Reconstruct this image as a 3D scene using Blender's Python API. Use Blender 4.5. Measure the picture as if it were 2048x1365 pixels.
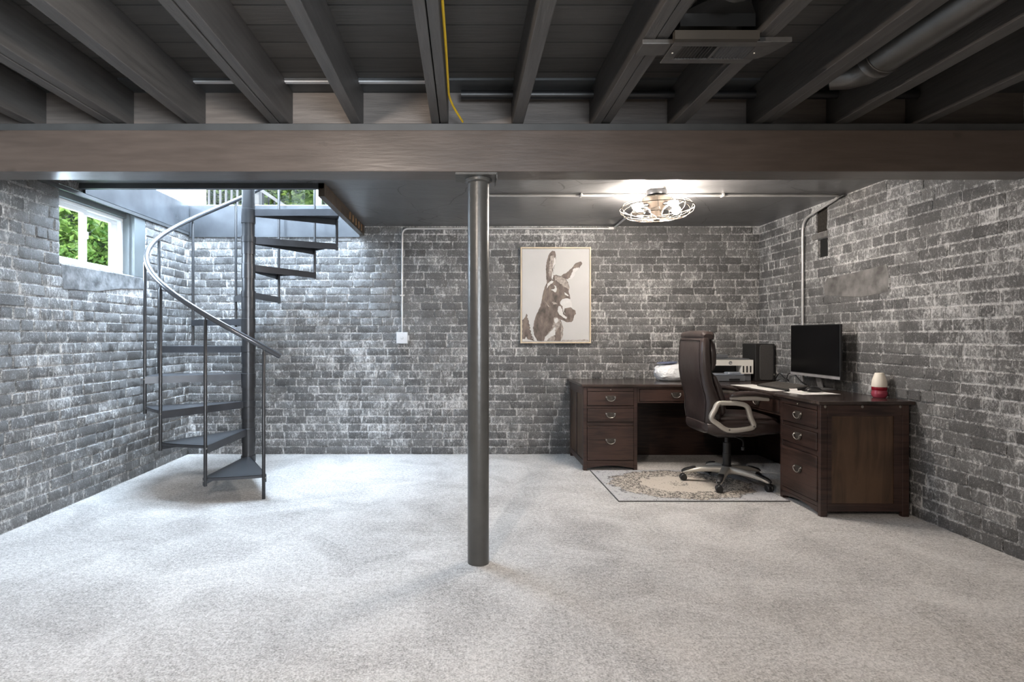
import bpy, bmesh, math, random
from mathutils import Vector, Matrix
PI = math.pi
R = math.radians
for o in list(bpy.data.objects): bpy.data.objects.remove(o)
S = bpy.context.scene
C = S.collection

# ------------------------------------------------------------------ camera, world, lights
cam_d = bpy.data.cameras.new('camera'); cam = bpy.data.objects.new('camera', cam_d); C.objects.link(cam)
cam.location = (0, 0, 1.2); cam.rotation_euler = (PI/2, 0, 0)
cam_d.sensor_width = 36; cam_d.lens = 20.0; cam_d.shift_x = 94/2048; cam_d.shift_y = -11.5/2048
cam_d.clip_start = .05; cam_d.clip_end = 200
S.camera = cam
S.view_settings.view_transform = 'Standard'; S.view_settings.look = 'None'
S.view_settings.gamma = 1; S.view_settings.use_curve_mapping = False
S.view_settings.exposure = 2.0

W = bpy.data.worlds.new('World'); S.world = W; W.use_nodes = True
wn = W.node_tree.nodes; wl = W.node_tree.links
bg = wn['Background']; bg.inputs['Color'].default_value = (.78, .88, 1, 1); bg.inputs['Strength'].default_value = .38

def area(name, loc, rot, sx, sy, power, col):
    d = bpy.data.lights.new(name, 'AREA'); d.shape = 'RECTANGLE'; d.size = sx; d.size_y = sy
    d.energy = power; d.color = col
    o = bpy.data.objects.new(name, d); C.objects.link(o); o.location = loc; o.rotation_euler = rot
    return o
def point(name, loc, power, col, rad):
    d = bpy.data.lights.new(name, 'POINT'); d.energy = power; d.color = col; d.shadow_soft_size = rad
    o = bpy.data.objects.new(name, d); C.objects.link(o); o.location = loc
    return o
sd = bpy.data.lights.new('sun', 'SUN'); sd.energy = 1.0; sd.angle = R(1); sd.color = (1, .94, .84)
so = bpy.data.objects.new('sun', sd); C.objects.link(so); so.rotation_euler = (R(35), R(12), 0)
COOL = (.66, .82, 1); WARM = (1, .87, .76)
# daylight falling through the glass door of the floor above, down the stairwell
area('stairwell_daylight', (-1.9, 5.55, 3.6), (R(-48), 0, 0), 1.7, 1.4, 105, COOL)
area('upper_room_daylight', (-1.9, 4.0, 4.4), (R(12), 0, 0), 1.5, 1.2, 115, COOL)
# daylight of the small window in the left wall
area('window_daylight', (-3.4, 4.4, 2.15), (0, R(-75), 0), 1.1, 1.2, 60, COOL)
# lamps of the half of the basement behind the camera
point('bare_bulb_light', (-.74, .35, 2.2), 44, WARM, .035)
area('front_lamp_light', (1.5, -1.2, 2.25), (0, 0, 0), .9, .9, 14, WARM)
fw = area('front_fill_light', (.6, -2.0, 1.5), (0, 0, 0), 1.6, .9, 21, (.84, .92, 1))  # unseen cool fill, added to brighten the left wall
fw.data.spread = R(80)
fw.rotation_euler = (Vector((-2.8, 3.8, 1.9))-Vector((.6, -2.0, 1.5))).to_track_quat('-Z', 'Y').to_euler()

# ------------------------------------------------------------------ helpers
def tag(o, label=None, cat=None, group=None, kind=None):
    if label: o['label'] = label
    if cat: o['category'] = cat
    if group: o['group'] = group
    if kind: o['kind'] = kind
    return o
def empty(name, loc=(0,0,0), label=None, cat=None, group=None, rz=0):
    o = bpy.data.objects.new(name, None); C.objects.link(o); o.location = loc; o.rotation_euler = (0,0,rz)
    o.empty_display_size = .05
    return tag(o, label, cat, group)
class MB:
    def __init__(s): s.v = []; s.f = []; s.m = []; s.mi = 0
    def add(s, vs, fs):
        b = len(s.v); s.v += [tuple(v) for v in vs]; s.f += [tuple(i+b for i in f) for f in fs]; s.m += [s.mi]*len(fs); return s
    def box(s, x0, x1, y0, y1, z0, z1):
        return s.add([(x0,y0,z0),(x1,y0,z0),(x1,y1,z0),(x0,y1,z0),(x0,y0,z1),(x1,y0,z1),(x1,y1,z1),(x0,y1,z1)],
            [(0,3,2,1),(4,5,6,7),(0,1,5,4),(1,2,6,5),(2,3,7,6),(3,0,4,7)])
    def obox(s, c, ax, ay, az):   # centre and three half vectors
        c = Vector(c); ax = Vector(ax); ay = Vector(ay); az = Vector(az)
        vs = [c+a*ax+b*ay+d*az for d in (-1,1) for (a,b) in ((-1,-1),(1,-1),(1,1),(-1,1))]
        return s.add(vs, [(0,3,2,1),(4,5,6,7),(0,1,5,4),(1,2,6,5),(2,3,7,6),(3,0,4,7)])
    def prism(s, pts, vec, p0=None):  # pts: 3D polygon, extruded by vec
        n = len(pts); pts = [Vector(p) for p in pts]; vec = Vector(vec)
        return s.add(pts+[p+vec for p in pts], [tuple(range(n))[::-1], tuple(range(n, 2*n))]+[(i,(i+1)%n,(i+1)%n+n,i+n) for i in range(n)])
    def poly(s, pts): return s.add(pts, [tuple(range(len(pts)))])
    def rings(s, rs, cap=True, closed=False):
        n = len(rs[0]); b = []
        for r in rs: b += list(r)
        fs = []
        k = len(rs)
        for j in range(k if closed else k-1):
            for i in range(n):
                fs.append((j*n+i, j*n+(i+1)%n, ((j+1)%k)*n+(i+1)%n, ((j+1)%k)*n+i))
        if cap and not closed: fs += [tuple(range(n))[::-1], tuple(range((k-1)*n, k*n))]
        return s.add(b, fs)
    def lathe(s, prof, c=(0,0,0), n=24, ax='z'):
        c = Vector(c); rs = []
        for (r, h) in prof:
            ring = []
            for i in range(n):
                a = 2*PI*i/n
                p = (r*math.cos(a), r*math.sin(a), h)
                if ax == 'x': p = (h, p[0], p[1])
                if ax == 'y': p = (p[0], h, p[1])
                ring.append(c+Vector(p))
            rs.append(ring)
        return s.rings(rs)
    def tube(s, path, r, n=10, closed=False, flat=None):   # flat=(a,b): rectangular-ish superellipse section
        path = [Vector(p) for p in path]; k = len(path); rs = []
        T = []
        for i in range(k):
            a = path[(i-1)%k] if (closed or i>0) else path[i]
            b = path[(i+1)%k] if (closed or i<k-1) else path[i]
            T.append((b-a).normalized())
        up = Vector((0,0,1)) if abs(T[0].z) < .9 else Vector((0,1,0))
        u = T[0].cross(up).normalized()
        for i in range(k):
            u = (u-T[i]*u.dot(T[i])).normalized(); v = T[i].cross(u)
            rr = r[i] if isinstance(r, (list, tuple)) else r
            rs.append([path[i]+(u*math.cos(2*PI*j/n)+v*math.sin(2*PI*j/n))*rr for j in range(n)])
        return s.rings(rs, closed=closed)
    def loft(s, secs, n=24, p=3.2):   # secs: (centre, uvec, vvec) half vectors, superellipse power p
        rs = []
        for (c, u, v) in secs:
            c = Vector(c); u = Vector(u); v = Vector(v); ring = []
            for j in range(n):
                a = 2*PI*j/n; ca, sa = math.cos(a), math.sin(a)
                ring.append(c+u*(abs(ca)**(2/p))*(1 if ca>=0 else -1)+v*(abs(sa)**(2/p))*(1 if sa>=0 else -1))
            rs.append(ring)
        return s.rings(rs)
    def xf(s, M):
        s.v = [tuple(M @ Vector(v)) for v in s.v]; return s
    def build(s, name, mat, parent=None, smooth=False, bevel=0, label=None, sub=0, keep=False):
        me = bpy.data.meshes.new(name); me.from_pydata(s.v, [], s.f)
        for mm in (mat if isinstance(mat, (list, tuple)) else [mat]): me.materials.append(mm)
        me.polygons.foreach_set('material_index', s.m)
        me.update()
        bm = bmesh.new(); bm.from_mesh(me); bmesh.ops.recalc_face_normals(bm, faces=bm.faces[:]); bm.to_mesh(me); bm.free()
        if smooth:
            me.polygons.foreach_set('use_smooth', [True]*len(me.polygons))
            try: me.set_sharp_from_angle(angle=R(40 if not sub else 180))
            except Exception: pass
        o = bpy.data.objects.new(name, me); C.objects.link(o)
        if bevel:
            b = o.modifiers.new('bevel', 'BEVEL'); b.width = bevel; b.segments = 2; b.limit_method = 'ANGLE'; b.angle_limit = R(50)
        if sub:
            b = o.modifiers.new('sub', 'SUBSURF'); b.levels = sub; b.render_levels = sub
        if parent is not None:
            o.parent = parent
            if not keep: o.matrix_parent_inverse = parent_world(parent).inverted()
        if label: o['label'] = label
        return o
def parent_world(p):
    M = Matrix.LocRotScale(p.location, p.rotation_euler, None)
    if p.parent: M = parent_world(p.parent) @ p.matrix_parent_inverse @ M
    return M
def struct(o): o['kind'] = 'structure'; return o
def arc(cx, cz, r, a0, a1, n): return [(cx+r*math.cos(R(a0+(a1-a0)*i/n)), cz+r*math.sin(R(a0+(a1-a0)*i/n))) for i in range(n+1)]
def bend(pts, r, n=6):   # rounds the corners of a 3D polyline
    P = [Vector(p) for p in pts]; out = [P[0]]
    for i in range(1, len(P)-1):
        a = (P[i-1]-P[i]).normalized(); b = (P[i+1]-P[i]).normalized()
        rr = min(r, (P[i-1]-P[i]).length*.45, (P[i+1]-P[i]).length*.45)
        p0 = P[i]+a*rr; p2 = P[i]+b*rr
        for k in range(n+1):
            t = k/n; out.append(p0*(1-t)**2+P[i]*2*t*(1-t)+p2*t*t)
    out.append(P[-1]); return out

# ------------------------------------------------------------------ materials
def newmat(name):
    m = bpy.data.materials.new(name); m.use_nodes = True
    return m, m.node_tree.nodes, m.node_tree.links, m.node_tree.nodes['Principled BSDF']
def hexc(r, g, b):
    f = lambda c: (c/255/12.92 if c/255 <= .04045 else ((c/255+.055)/1.055)**2.4)
    return (f(r), f(g), f(b), 1)
def N(nodes, t, **k):
    n = nodes.new(t)
    for a, b in k.items():
        if a in n.inputs.keys() if hasattr(n.inputs, 'keys') else False: n.inputs[a].default_value = b
        else: setattr(n, a, b)
    return n
def simple(name, col, rough=.5, metal=0, noise=.15, nscale=8, bump=0, bscale=60, spec=.5, stretch=(1,1,1), coat=0):
    m, n, l, p = newmat(name)
    p.inputs['Roughness'].default_value = rough; p.inputs['Metallic'].default_value = metal
    p.inputs['Specular IOR Level'].default_value = spec
    p.inputs['Coat Weight'].default_value = coat
    tc = n.new('ShaderNodeTexCoord'); mp = n.new('ShaderNodeMapping'); mp.inputs['Scale'].default_value = stretch
    l.new(tc.outputs['Object'], mp.inputs['Vector'])
    t = n.new('ShaderNodeTexNoise'); t.inputs['Scale'].default_value = nscale; t.inputs['Detail'].default_value = 5
    l.new(mp.outputs['Vector'], t.inputs['Vector'])
    r = n.new('ShaderNodeValToRGB')
    a = [c*(1-noise) for c in col[:3]]+[1]; b = [min(1, c*(1+noise)) for c in col[:3]]+[1]
    r.color_ramp.elements[0].color = a; r.color_ramp.elements[1].color = b
    r.color_ramp.elements[0].position = .3; r.color_ramp.elements[1].position = .7
    l.new(t.outputs['Fac'], r.inputs['Fac']); l.new(r.outputs['Color'], p.inputs['Base Color'])
    if bump:
        t2 = n.new('ShaderNodeTexNoise'); t2.inputs['Scale'].default_value = bscale; t2.inputs['Detail'].default_value = 4
        l.new(mp.outputs['Vector'], t2.inputs['Vector'])
        bp = n.new('ShaderNodeBump'); bp.inputs['Strength'].default_value = bump; bp.inputs['Distance'].default_value = .01
        l.new(t2.outputs['Fac'], bp.inputs['Height']); l.new(bp.outputs['Normal'], p.inputs['Normal'])
    return m
def brick_mat(name, dark, mid_, light):
    m, n, l, p = newmat(name)
    tc = n.new('ShaderNodeTexCoord'); P0 = tc.outputs['Object']
    def mt(op, a, b=None, c=None, clamp=False):
        q = n.new('ShaderNodeMath'); q.operation = op; q.use_clamp = clamp
        for i, x in enumerate((a, b, c)):
            if x is None: continue
            if isinstance(x, (int, float)): q.inputs[i].default_value = x
            else: l.new(x, q.inputs[i])
        return q.outputs[0]
    def noise(vec, sc, det=5, rough=.6, dist=0):
        t = n.new('ShaderNodeTexNoise'); t.inputs['Scale'].default_value = sc; t.inputs['Detail'].default_value = det
        t.inputs['Roughness'].default_value = rough; t.inputs['Distortion'].default_value = dist
        l.new(vec, t.inputs['Vector']); return t.outputs['Fac']
    at = n.new('ShaderNodeAttribute'); at.attribute_name = 'edge'; edge = at.outputs['Fac']
    at2 = n.new('ShaderNodeAttribute'); at2.attribute_name = 'tone'; tone = at2.outputs['Fac']
    st = n.new('ShaderNodeMapping'); st.inputs['Scale'].default_value = (1, 1, .5); l.new(P0, st.inputs['Vector'])
    big = noise(P0, 1.1, 3, .6); mid = noise(P0, 7, 4, .65); fine = noise(P0, 90, 5, .75, .5)
    streak = noise(st.outputs[0], 34, 7, .78, 1.5)
    f = mt('ADD', mt('MULTIPLY', streak, 1.35), mt('MULTIPLY', fine, .6))
    f = mt('ADD', f, mt('ADD', mt('MULTIPLY', mid, .45), mt('MULTIPLY', big, .5)))
    f = mt('ADD', f, mt('MULTIPLY', mt('SUBTRACT', tone, .5), .10))
    f = mt('ADD', f, mt('MULTIPLY', edge, .17))
    mask = mt('MULTIPLY', mt('SUBTRACT', f, 1.50), 3.6, clamp=True)
    # scattered light flecks
    fl = mt('MULTIPLY', mt('SUBTRACT', noise(P0, 75, 3, .6, 2.8), .565), 9, clamp=True)
    mask = mt('MAXIMUM', mask, mt('MULTIPLY', fl, .38), clamp=True)
    base = n.new('ShaderNodeMix'); base.data_type = 'RGBA'; base.inputs[6].default_value = dark; base.inputs[7].default_value = mid_
    l.new(mt('MULTIPLY_ADD', tone, .6, mt('MULTIPLY', mid, .5), clamp=True), base.inputs[0])
    mx = n.new('ShaderNodeMix'); mx.data_type = 'RGBA'; l.new(base.outputs[2], mx.inputs[6]); mx.inputs[7].default_value = light
    l.new(mask, mx.inputs[0]); l.new(mx.outputs[2], p.inputs['Base Color'])
    p.inputs['Roughness'].default_value = .42; p.inputs['Specular IOR Level'].default_value = .55
    h = mt('ADD', mt('MULTIPLY', streak, .9), mt('MULTIPLY', fine, .35)); h = mt('ADD', h, mt('MULTIPLY', mid, .6)); h = mt('ADD', h, mt('MULTIPLY', fl, .12))
    bp = n.new('ShaderNodeBump'); bp.inputs['Strength'].default_value = .85; bp.inputs['Distance'].default_value = .014
    l.new(h, bp.inputs['Height']); l.new(bp.outputs['Normal'], p.inputs['Normal'])
    return m
M_brick = brick_mat('painted_brick', (.055,.0545,.054,1), (.172,.170,.168,1), (.70,.695,.69,1))

def carpet_mat():
    m, n, l, p = newmat('carpet')
    tc = n.new('ShaderNodeTexCoord')
    t1 = n.new('ShaderNodeTexNoise'); t1.inputs['Scale'].default_value = 120; t1.inputs['Detail'].default_value = 3; t1.inputs['Roughness'].default_value = .7
    t2 = n.new('ShaderNodeTexNoise'); t2.inputs['Scale'].default_value = 2.2; t2.inputs['Detail'].default_value = 6; t2.inputs['Roughness'].default_value = .65; t2.inputs['Distortion'].default_value = .8
    t3 = n.new('ShaderNodeTexNoise'); t3.inputs['Scale'].default_value = 45; t3.inputs['Detail'].default_value = 4
    for t in (t1, t2, t3): l.new(tc.outputs['Object'], t.inputs['Vector'])
    a = n.new('ShaderNodeMath'); a.operation = 'MULTIPLY_ADD'; a.inputs[1].default_value = .55; l.new(t1.outputs['Fac'], a.inputs[0])
    b = n.new('ShaderNodeMath'); b.operation = 'MULTIPLY'; b.inputs[1].default_value = .3; l.new(t2.outputs['Fac'], b.inputs[0]); l.new(b.outputs[0], a.inputs[2])
    c = n.new('ShaderNodeMath'); c.operation = 'MULTIPLY_ADD'; c.inputs[1].default_value = .25; l.new(t3.outputs['Fac'], c.inputs[0]); l.new(a.outputs[0], c.inputs[2])
    r = n.new('ShaderNodeValToRGB'); r.color_ramp.elements[0].position = .42; r.color_ramp.elements[1].position = .64
    r.color_ramp.elements[0].color = (.21,.20,.19,1); r.color_ramp.elements[1].color = (.74,.72,.70,1)
    l.new(c.outputs[0], r.inputs['Fac']); l.new(r.outputs['Color'], p.inputs['Base Color'])
    p.inputs['Roughness'].default_value = 1; p.inputs['Specular IOR Level'].default_value = .1
    p.inputs['Sheen Weight'].default_value = .25
    bp = n.new('ShaderNodeBump'); bp.inputs['Strength'].default_value = .7; bp.inputs['Distance'].default_value = .012
    l.new(t1.outputs['Fac'], bp.inputs['Height']); l.new(bp.outputs['Normal'], p.inputs['Normal'])
    return m
M_carpet = carpet_mat()

def plank_mat(name, col):
    m, n, l, p = newmat(name)
    g = n.new('ShaderNodeNewGeometry'); sp = n.new('ShaderNodeSeparateXYZ'); l.new(g.outputs['Position'], sp.inputs[0])
    d = n.new('ShaderNodeMath'); d.operation = 'MULTIPLY_ADD'; d.inputs[1].default_value = 1/.1425; d.inputs[2].default_value = -.675; l.new(sp.outputs['Y'], d.inputs[0])
    fr = n.new('ShaderNodeMath'); fr.operation = 'FRACT'; l.new(d.outputs[0], fr.inputs[0])
    fl = n.new('ShaderNodeMath'); fl.operation = 'FLOOR'; l.new(d.outputs[0], fl.inputs[0])
    gap = n.new('ShaderNodeMath'); gap.operation = 'LESS_THAN'; gap.inputs[1].default_value = .055; l.new(fr.outputs[0], gap.inputs[0])
    wn_ = n.new('ShaderNodeTexWhiteNoise'); wn_.noise_dimensions = '1D'; l.new(fl.outputs[0], wn_.inputs['W'])
    mp = n.new('ShaderNodeMapping'); mp.inputs['Scale'].default_value = (1.2, 16, 1); l.new(g.outputs['Position'], mp.inputs['Vector'])
    t = n.new('ShaderNodeTexNoise'); t.inputs['Scale'].default_value = 3; t.inputs['Detail'].default_value = 7; t.inputs['Distortion'].default_value = 1.2; l.new(mp.outputs[0], t.inputs['Vector'])
    a = n.new('ShaderNodeMath'); a.operation = 'MULTIPLY_ADD'; a.inputs[1].default_value = .4; l.new(wn_.outputs['Value'], a.inputs[0]); l.new(t.outputs['Fac'], a.inputs[2])
    r = n.new('ShaderNodeValToRGB'); r.color_ramp.elements[0].position = .35; r.color_ramp.elements[1].position = 1
    r.color_ramp.elements[0].color = [c*.75 for c in col[:3]]+[1]; r.color_ramp.elements[1].color = [c*1.3 for c in col[:3]]+[1]
    l.new(a.outputs[0], r.inputs['Fac'])
    mx = n.new('ShaderNodeMix'); mx.data_type = 'RGBA'; l.new(gap.outputs[0], mx.inputs[0]); l.new(r.outputs['Color'], mx.inputs[6]); mx.inputs[7].default_value = (.008,.008,.008,1)
    l.new(mx.outputs[2], p.inputs['Base Color']); p.inputs['Roughness'].default_value = .55
    s = n.new('ShaderNodeMath'); s.operation = 'MULTIPLY_ADD'; s.inputs[1].default_value = -3; l.new(gap.outputs[0], s.inputs[0]); l.new(t.outputs['Fac'], s.inputs[2])
    bp = n.new('ShaderNodeBump'); bp.inputs['Strength'].default_value = .4; bp.inputs['Distance'].default_value = .004
    l.new(s.outputs[0], bp.inputs['Height']); l.new(bp.outputs['Normal'], p.inputs['Normal'])
    return m
M_plank = plank_mat('ceiling_planks', (.044,.041,.038,1))
M_joist = simple('joist_paint', (.060,.056,.053,1), .5, noise=.22, nscale=4, bump=.12, bscale=14, stretch=(12,1,12))
M_beam = simple('beam_paint', (.078,.062,.053,1), .30, noise=.14, nscale=3, bump=.07, bscale=6, stretch=(1.5,12,12))
n_ = M_beam.node_tree.nodes; l_ = M_beam.node_tree.links; p_ = n_['Principled BSDF']
g_ = n_.new('ShaderNodeNewGeometry'); mp_ = n_.new('ShaderNodeMapping'); mp_.inputs['Scale'].default_value = (1, 1, 1.6); l_.new(g_.outputs['Position'], mp_.inputs['Vector'])
nz_ = n_.new('ShaderNodeTexNoise'); nz_.inputs['Scale'].default_value = 30; l_.new(g_.outputs['Position'], nz_.inputs['Vector'])
va_ = n_.new('ShaderNodeMix'); va_.data_type = 'RGBA'; va_.inputs[0].default_value = .03; l_.new(mp_.outputs[0], va_.inputs[6]); l_.new(nz_.outputs['Color'], va_.inputs[7])
vo_ = n_.new('ShaderNodeTexVoronoi'); vo_.inputs['Scale'].default_value = 3.1; l_.new(va_.outputs[2], vo_.inputs['Vector'])
lt_ = n_.new('ShaderNodeMapRange'); lt_.inputs['From Min'].default_value = .05; lt_.inputs['From Max'].default_value = .11; lt_.inputs['To Min'].default_value = .6; lt_.inputs['To Max'].default_value = 0; l_.new(vo_.outputs['Distance'], lt_.inputs['Value'])
old_ = p_.inputs['Base Color'].links[0].from_socket
mc_ = n_.new('ShaderNodeMix'); mc_.data_type = 'RGBA'; l_.new(lt_.outputs[0], mc_.inputs[0]); l_.new(old_, mc_.inputs[6]); mc_.inputs[7].default_value = (.025,.02,.017,1); l_.new(mc_.outputs[2], p_.inputs['Base Color'])
M_rim = simple('rim_board_paint', (.115,.10,.09,1), .45, noise=.2, nscale=5, bump=.1, bscale=14, stretch=(1,5,12))
M_plaster = simple('ceiling_plaster', (.10,.099,.10,1), .30, noise=.12, nscale=3, bump=.5, bscale=5)
n_ = M_plaster.node_tree.nodes; l_ = M_plaster.node_tree.links; p_ = n_['Principled BSDF']
tc_ = n_.new('ShaderNodeTexCoord'); nz_ = n_.new('ShaderNodeTexNoise'); nz_.inputs['Scale'].default_value = 2.5; nz_.inputs['Detail'].default_value = 5; l_.new(tc_.outputs['Object'], nz_.inputs['Vector'])
va_ = n_.new('ShaderNodeMix'); va_.data_type = 'RGBA'; va_.inputs[0].default_value = .13; l_.new(tc_.outputs['Object'], va_.inputs[6]); l_.new(nz_.outputs['Color'], va_.inputs[7])
vo_ = n_.new('ShaderNodeTexVoronoi'); vo_.feature = 'DISTANCE_TO_EDGE'; vo_.inputs['Scale'].default_value = 1.9; l_.new(va_.outputs[2], vo_.inputs['Vector'])
lt_ = n_.new('ShaderNodeMath'); lt_.operation = 'LESS_THAN'; lt_.inputs[1].default_value = .006; l_.new(vo_.outputs['Distance'], lt_.inputs[0])
mm_ = n_.new('ShaderNodeMath'); mm_.operation = 'MULTIPLY'; l_.new(lt_.outputs[0], mm_.inputs[0])
gt_ = n_.new('ShaderNodeMath'); gt_.operation = 'GREATER_THAN'; gt_.inputs[1].default_value = .46; l_.new(nz_.outputs['Fac'], gt_.inputs[0]); l_.new(gt_.outputs[0], mm_.inputs[1])
old_ = p_.inputs['Base Color'].links[0].from_socket
mc_ = n_.new('ShaderNodeMix'); mc_.data_type = 'RGBA'; l_.new(mm_.outputs[0], mc_.inputs[0]); l_.new(old_, mc_.inputs[6]); mc_.inputs[7].default_value = (.02,.019,.018,1); l_.new(mc_.outputs[2], p_.inputs['Base Color'])
M_metal_dark = simple('dark_steel', (.040,.040,.042,1), .34, .55, noise=.1, nscale=12)
M_tread = simple('tread_steel', (.050,.052,.058,1), .33, .35, noise=.15, nscale=9)
M_rail = simple('handrail_vinyl', (.075,.078,.085,1), .22, .35, noise=.05)
M_post = simple('post_paint', (.066,.063,.058,1), .32, .15, noise=.12, nscale=10, bump=.12, bscale=40)
M_fascia = simple('fascia_paint', (.085,.09,.098,1), .24, .35, noise=.35, nscale=3, bump=.1, bscale=10)
M_white = simple('white_vinyl', (.75,.77,.78,1), .35, noise=.03)
M_upwall = simple('white_wall_paint', (.8,.8,.8,1), .6, noise=.03)
M_grey = simple('grey_trim_paint', (.12,.135,.14,1), .4, noise=.12, nscale=6)
M_darkgrey = simple('dark_trim_paint', (.05,.053,.055,1), .45, noise=.15)
M_trimmer = simple('old_trimmer_wood', (.05,.036,.024,1), .5, noise=.5, nscale=9, bump=.4, bscale=20)
M_conduit = simple('conduit_paint', (.48,.47,.46,1), .3, .4, noise=.1)
M_box = simple('outlet_box_white', (.55,.56,.58,1), .4, noise=.05)
M_galv = simple('duct_steel', (.12,.117,.112,1), .30, .75, noise=.15, nscale=6)
M_strap = simple('metal_strap', (.085,.080,.075,1), .4, .4, noise=.2, nscale=20)
M_black = simple('black_plastic', (.012,.012,.013,1), .4, noise=.1)
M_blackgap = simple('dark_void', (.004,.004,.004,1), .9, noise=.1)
M_yellow = simple('yellow_sheath', (.62,.40,.02,1), .45, noise=.1)
M_hole = simple('hole_rubble_shade', (.018,.014,.010,1), .9, noise=.6, nscale=60, bump=.8, bscale=70)
M_mortar = simple('mortar_patch', (.11,.105,.10,1), .8, noise=.3, nscale=30, bump=.5, bscale=60)
M_brass = simple('handle_metal', (.32,.30,.27,1), .35, .85, noise=.15, nscale=40)

def wood_mat(name, c0, c1, rough=.33, sc=(1,1,14)):
    m, n, l, p = newmat(name)
    tc = n.new('ShaderNodeTexCoord'); mp = n.new('ShaderNodeMapping'); mp.inputs['Scale'].default_value = sc; l.new(tc.outputs['Object'], mp.inputs['Vector'])
    t = n.new('ShaderNodeTexNoise'); t.inputs['Scale'].default_value = 4; t.inputs['Detail'].default_value = 7; t.inputs['Distortion'].default_value = .8; l.new(mp.outputs[0], t.inputs['Vector'])
    t2 = n.new('ShaderNodeTexNoise'); t2.inputs['Scale'].default_value = 2.5; l.new(tc.outputs['Object'], t2.inputs['Vector'])
    a = n.new('ShaderNodeMath'); a.operation = 'ADD'; l.new(t.outputs['Fac'], a.inputs[0]); l.new(t2.outputs['Fac'], a.inputs[1])
    r = n.new('ShaderNodeValToRGB'); r.color_ramp.elements[0].position = .75; r.color_ramp.elements[1].position = 1.25/1
    r.color_ramp.elements[1].position = 1.0; r.color_ramp.elements[0].color = c0; r.color_ramp.elements[1].color = c1
    b = n.new('ShaderNodeMath'); b.operation = 'MULTIPLY'; b.inputs[1].default_value = .85; l.new(a.outputs[0], b.inputs[0])
    l.new(b.outputs[0], r.inputs['Fac']); l.new(r.outputs['Color'], p.inputs['Base Color'])
    p.inputs['Roughness'].default_value = rough
    return m
M_wood = wood_mat('espresso_wood', (.018,.0100,.0082,1), (.050,.027,.021,1))
M_woodtop = wood_mat('espresso_top', (.020,.014,.012,1), (.048,.034,.030,1), .2, (1,12,1))
M_woodpanel = wood_mat('brown_panel_wood', (.045,.026,.016,1), (.10,.058,.034,1), .4, (4,4,.5))
M_leather = simple('brown_leather', (.036,.026,.024,1), .3, noise=.2, nscale=4, bump=.25, bscale=9, coat=.1)
M_silver = simple('champagne_plastic', (.50,.475,.43,1), .3, .4, noise=.05)
M_print_bg = simple('print_sky', (.43,.425,.42,1), .6, noise=.06, nscale=2)
M_print_dark = simple('print_fur', (.115,.088,.074,1), .6, noise=.55, nscale=28, stretch=(1,1,.5))
M_print_mid = simple('print_fur_light', (.27,.235,.21,1), .6, noise=.4, nscale=40)
M_print_light = simple('print_white', (.50,.49,.48,1), .6, noise=.08, nscale=20)
M_frame = simple('frame_wood', (.50,.41,.29,1), .45, noise=.15, nscale=20, stretch=(1,1,.2))

def glass_mat():
    m = bpy.data.materials.new('window_glass'); m.use_nodes = True; n = m.node_tree.nodes; l = m.node_tree.links
    n.remove(n['Principled BSDF']); out = n['Material Output']
    tr = n.new('ShaderNodeBsdfTransparent'); gl = n.new('ShaderNodeBsdfGlossy'); gl.inputs['Roughness'].default_value = .02
    mx = n.new('ShaderNodeMixShader'); mx.inputs[0].default_value = .012
    l.new(tr.outputs[0], mx.inputs[1]); l.new(gl.outputs[0], mx.inputs[2]); l.new(mx.outputs[0], out.inputs[0])
    return m
M_glass = glass_mat()
def emis(name, col, st):
    m, n, l, p = newmat(name); p.inputs['Emission Color'].default_value = col; p.inputs['Emission Strength'].default_value = st
    p.inputs['Base Color'].default_value = (.8,.8,.8,1); return m
M_bulb = emis('lit_bulb', (1,.90,.80,1), 235)
def leaf_mat(name, c0, c1):
    m, n, l, p = newmat(name)
    g = n.new('ShaderNodeNewGeometry'); r = n.new('ShaderNodeValToRGB')
    r.color_ramp.elements[0].color = c0; r.color_ramp.elements[1].color = c1
    l.new(g.outputs['Random Per Island'], r.inputs['Fac']); l.new(r.outputs['Color'], p.inputs['Base Color'])
    p.inputs['Roughness'].default_value = .5
    p.inputs['Subsurface Weight'].default_value = 0
    return m
M_leaf_a = leaf_mat('bright_leaves', (.06,.14,.02,1), (.26,.38,.08,1))
M_leaf_b = leaf_mat('yellow_leaves', (.14,.20,.03,1), (.46,.48,.11,1))
M_leaf_c = leaf_mat('dark_leaves', (.04,.08,.02,1), (.28,.34,.09,1))
M_bark = simple('bark', (.08,.06,.045,1), .9, noise=.3)
M_grass = simple('lawn', (.10,.20,.05,1), .9, noise=.3, nscale=10)

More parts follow.
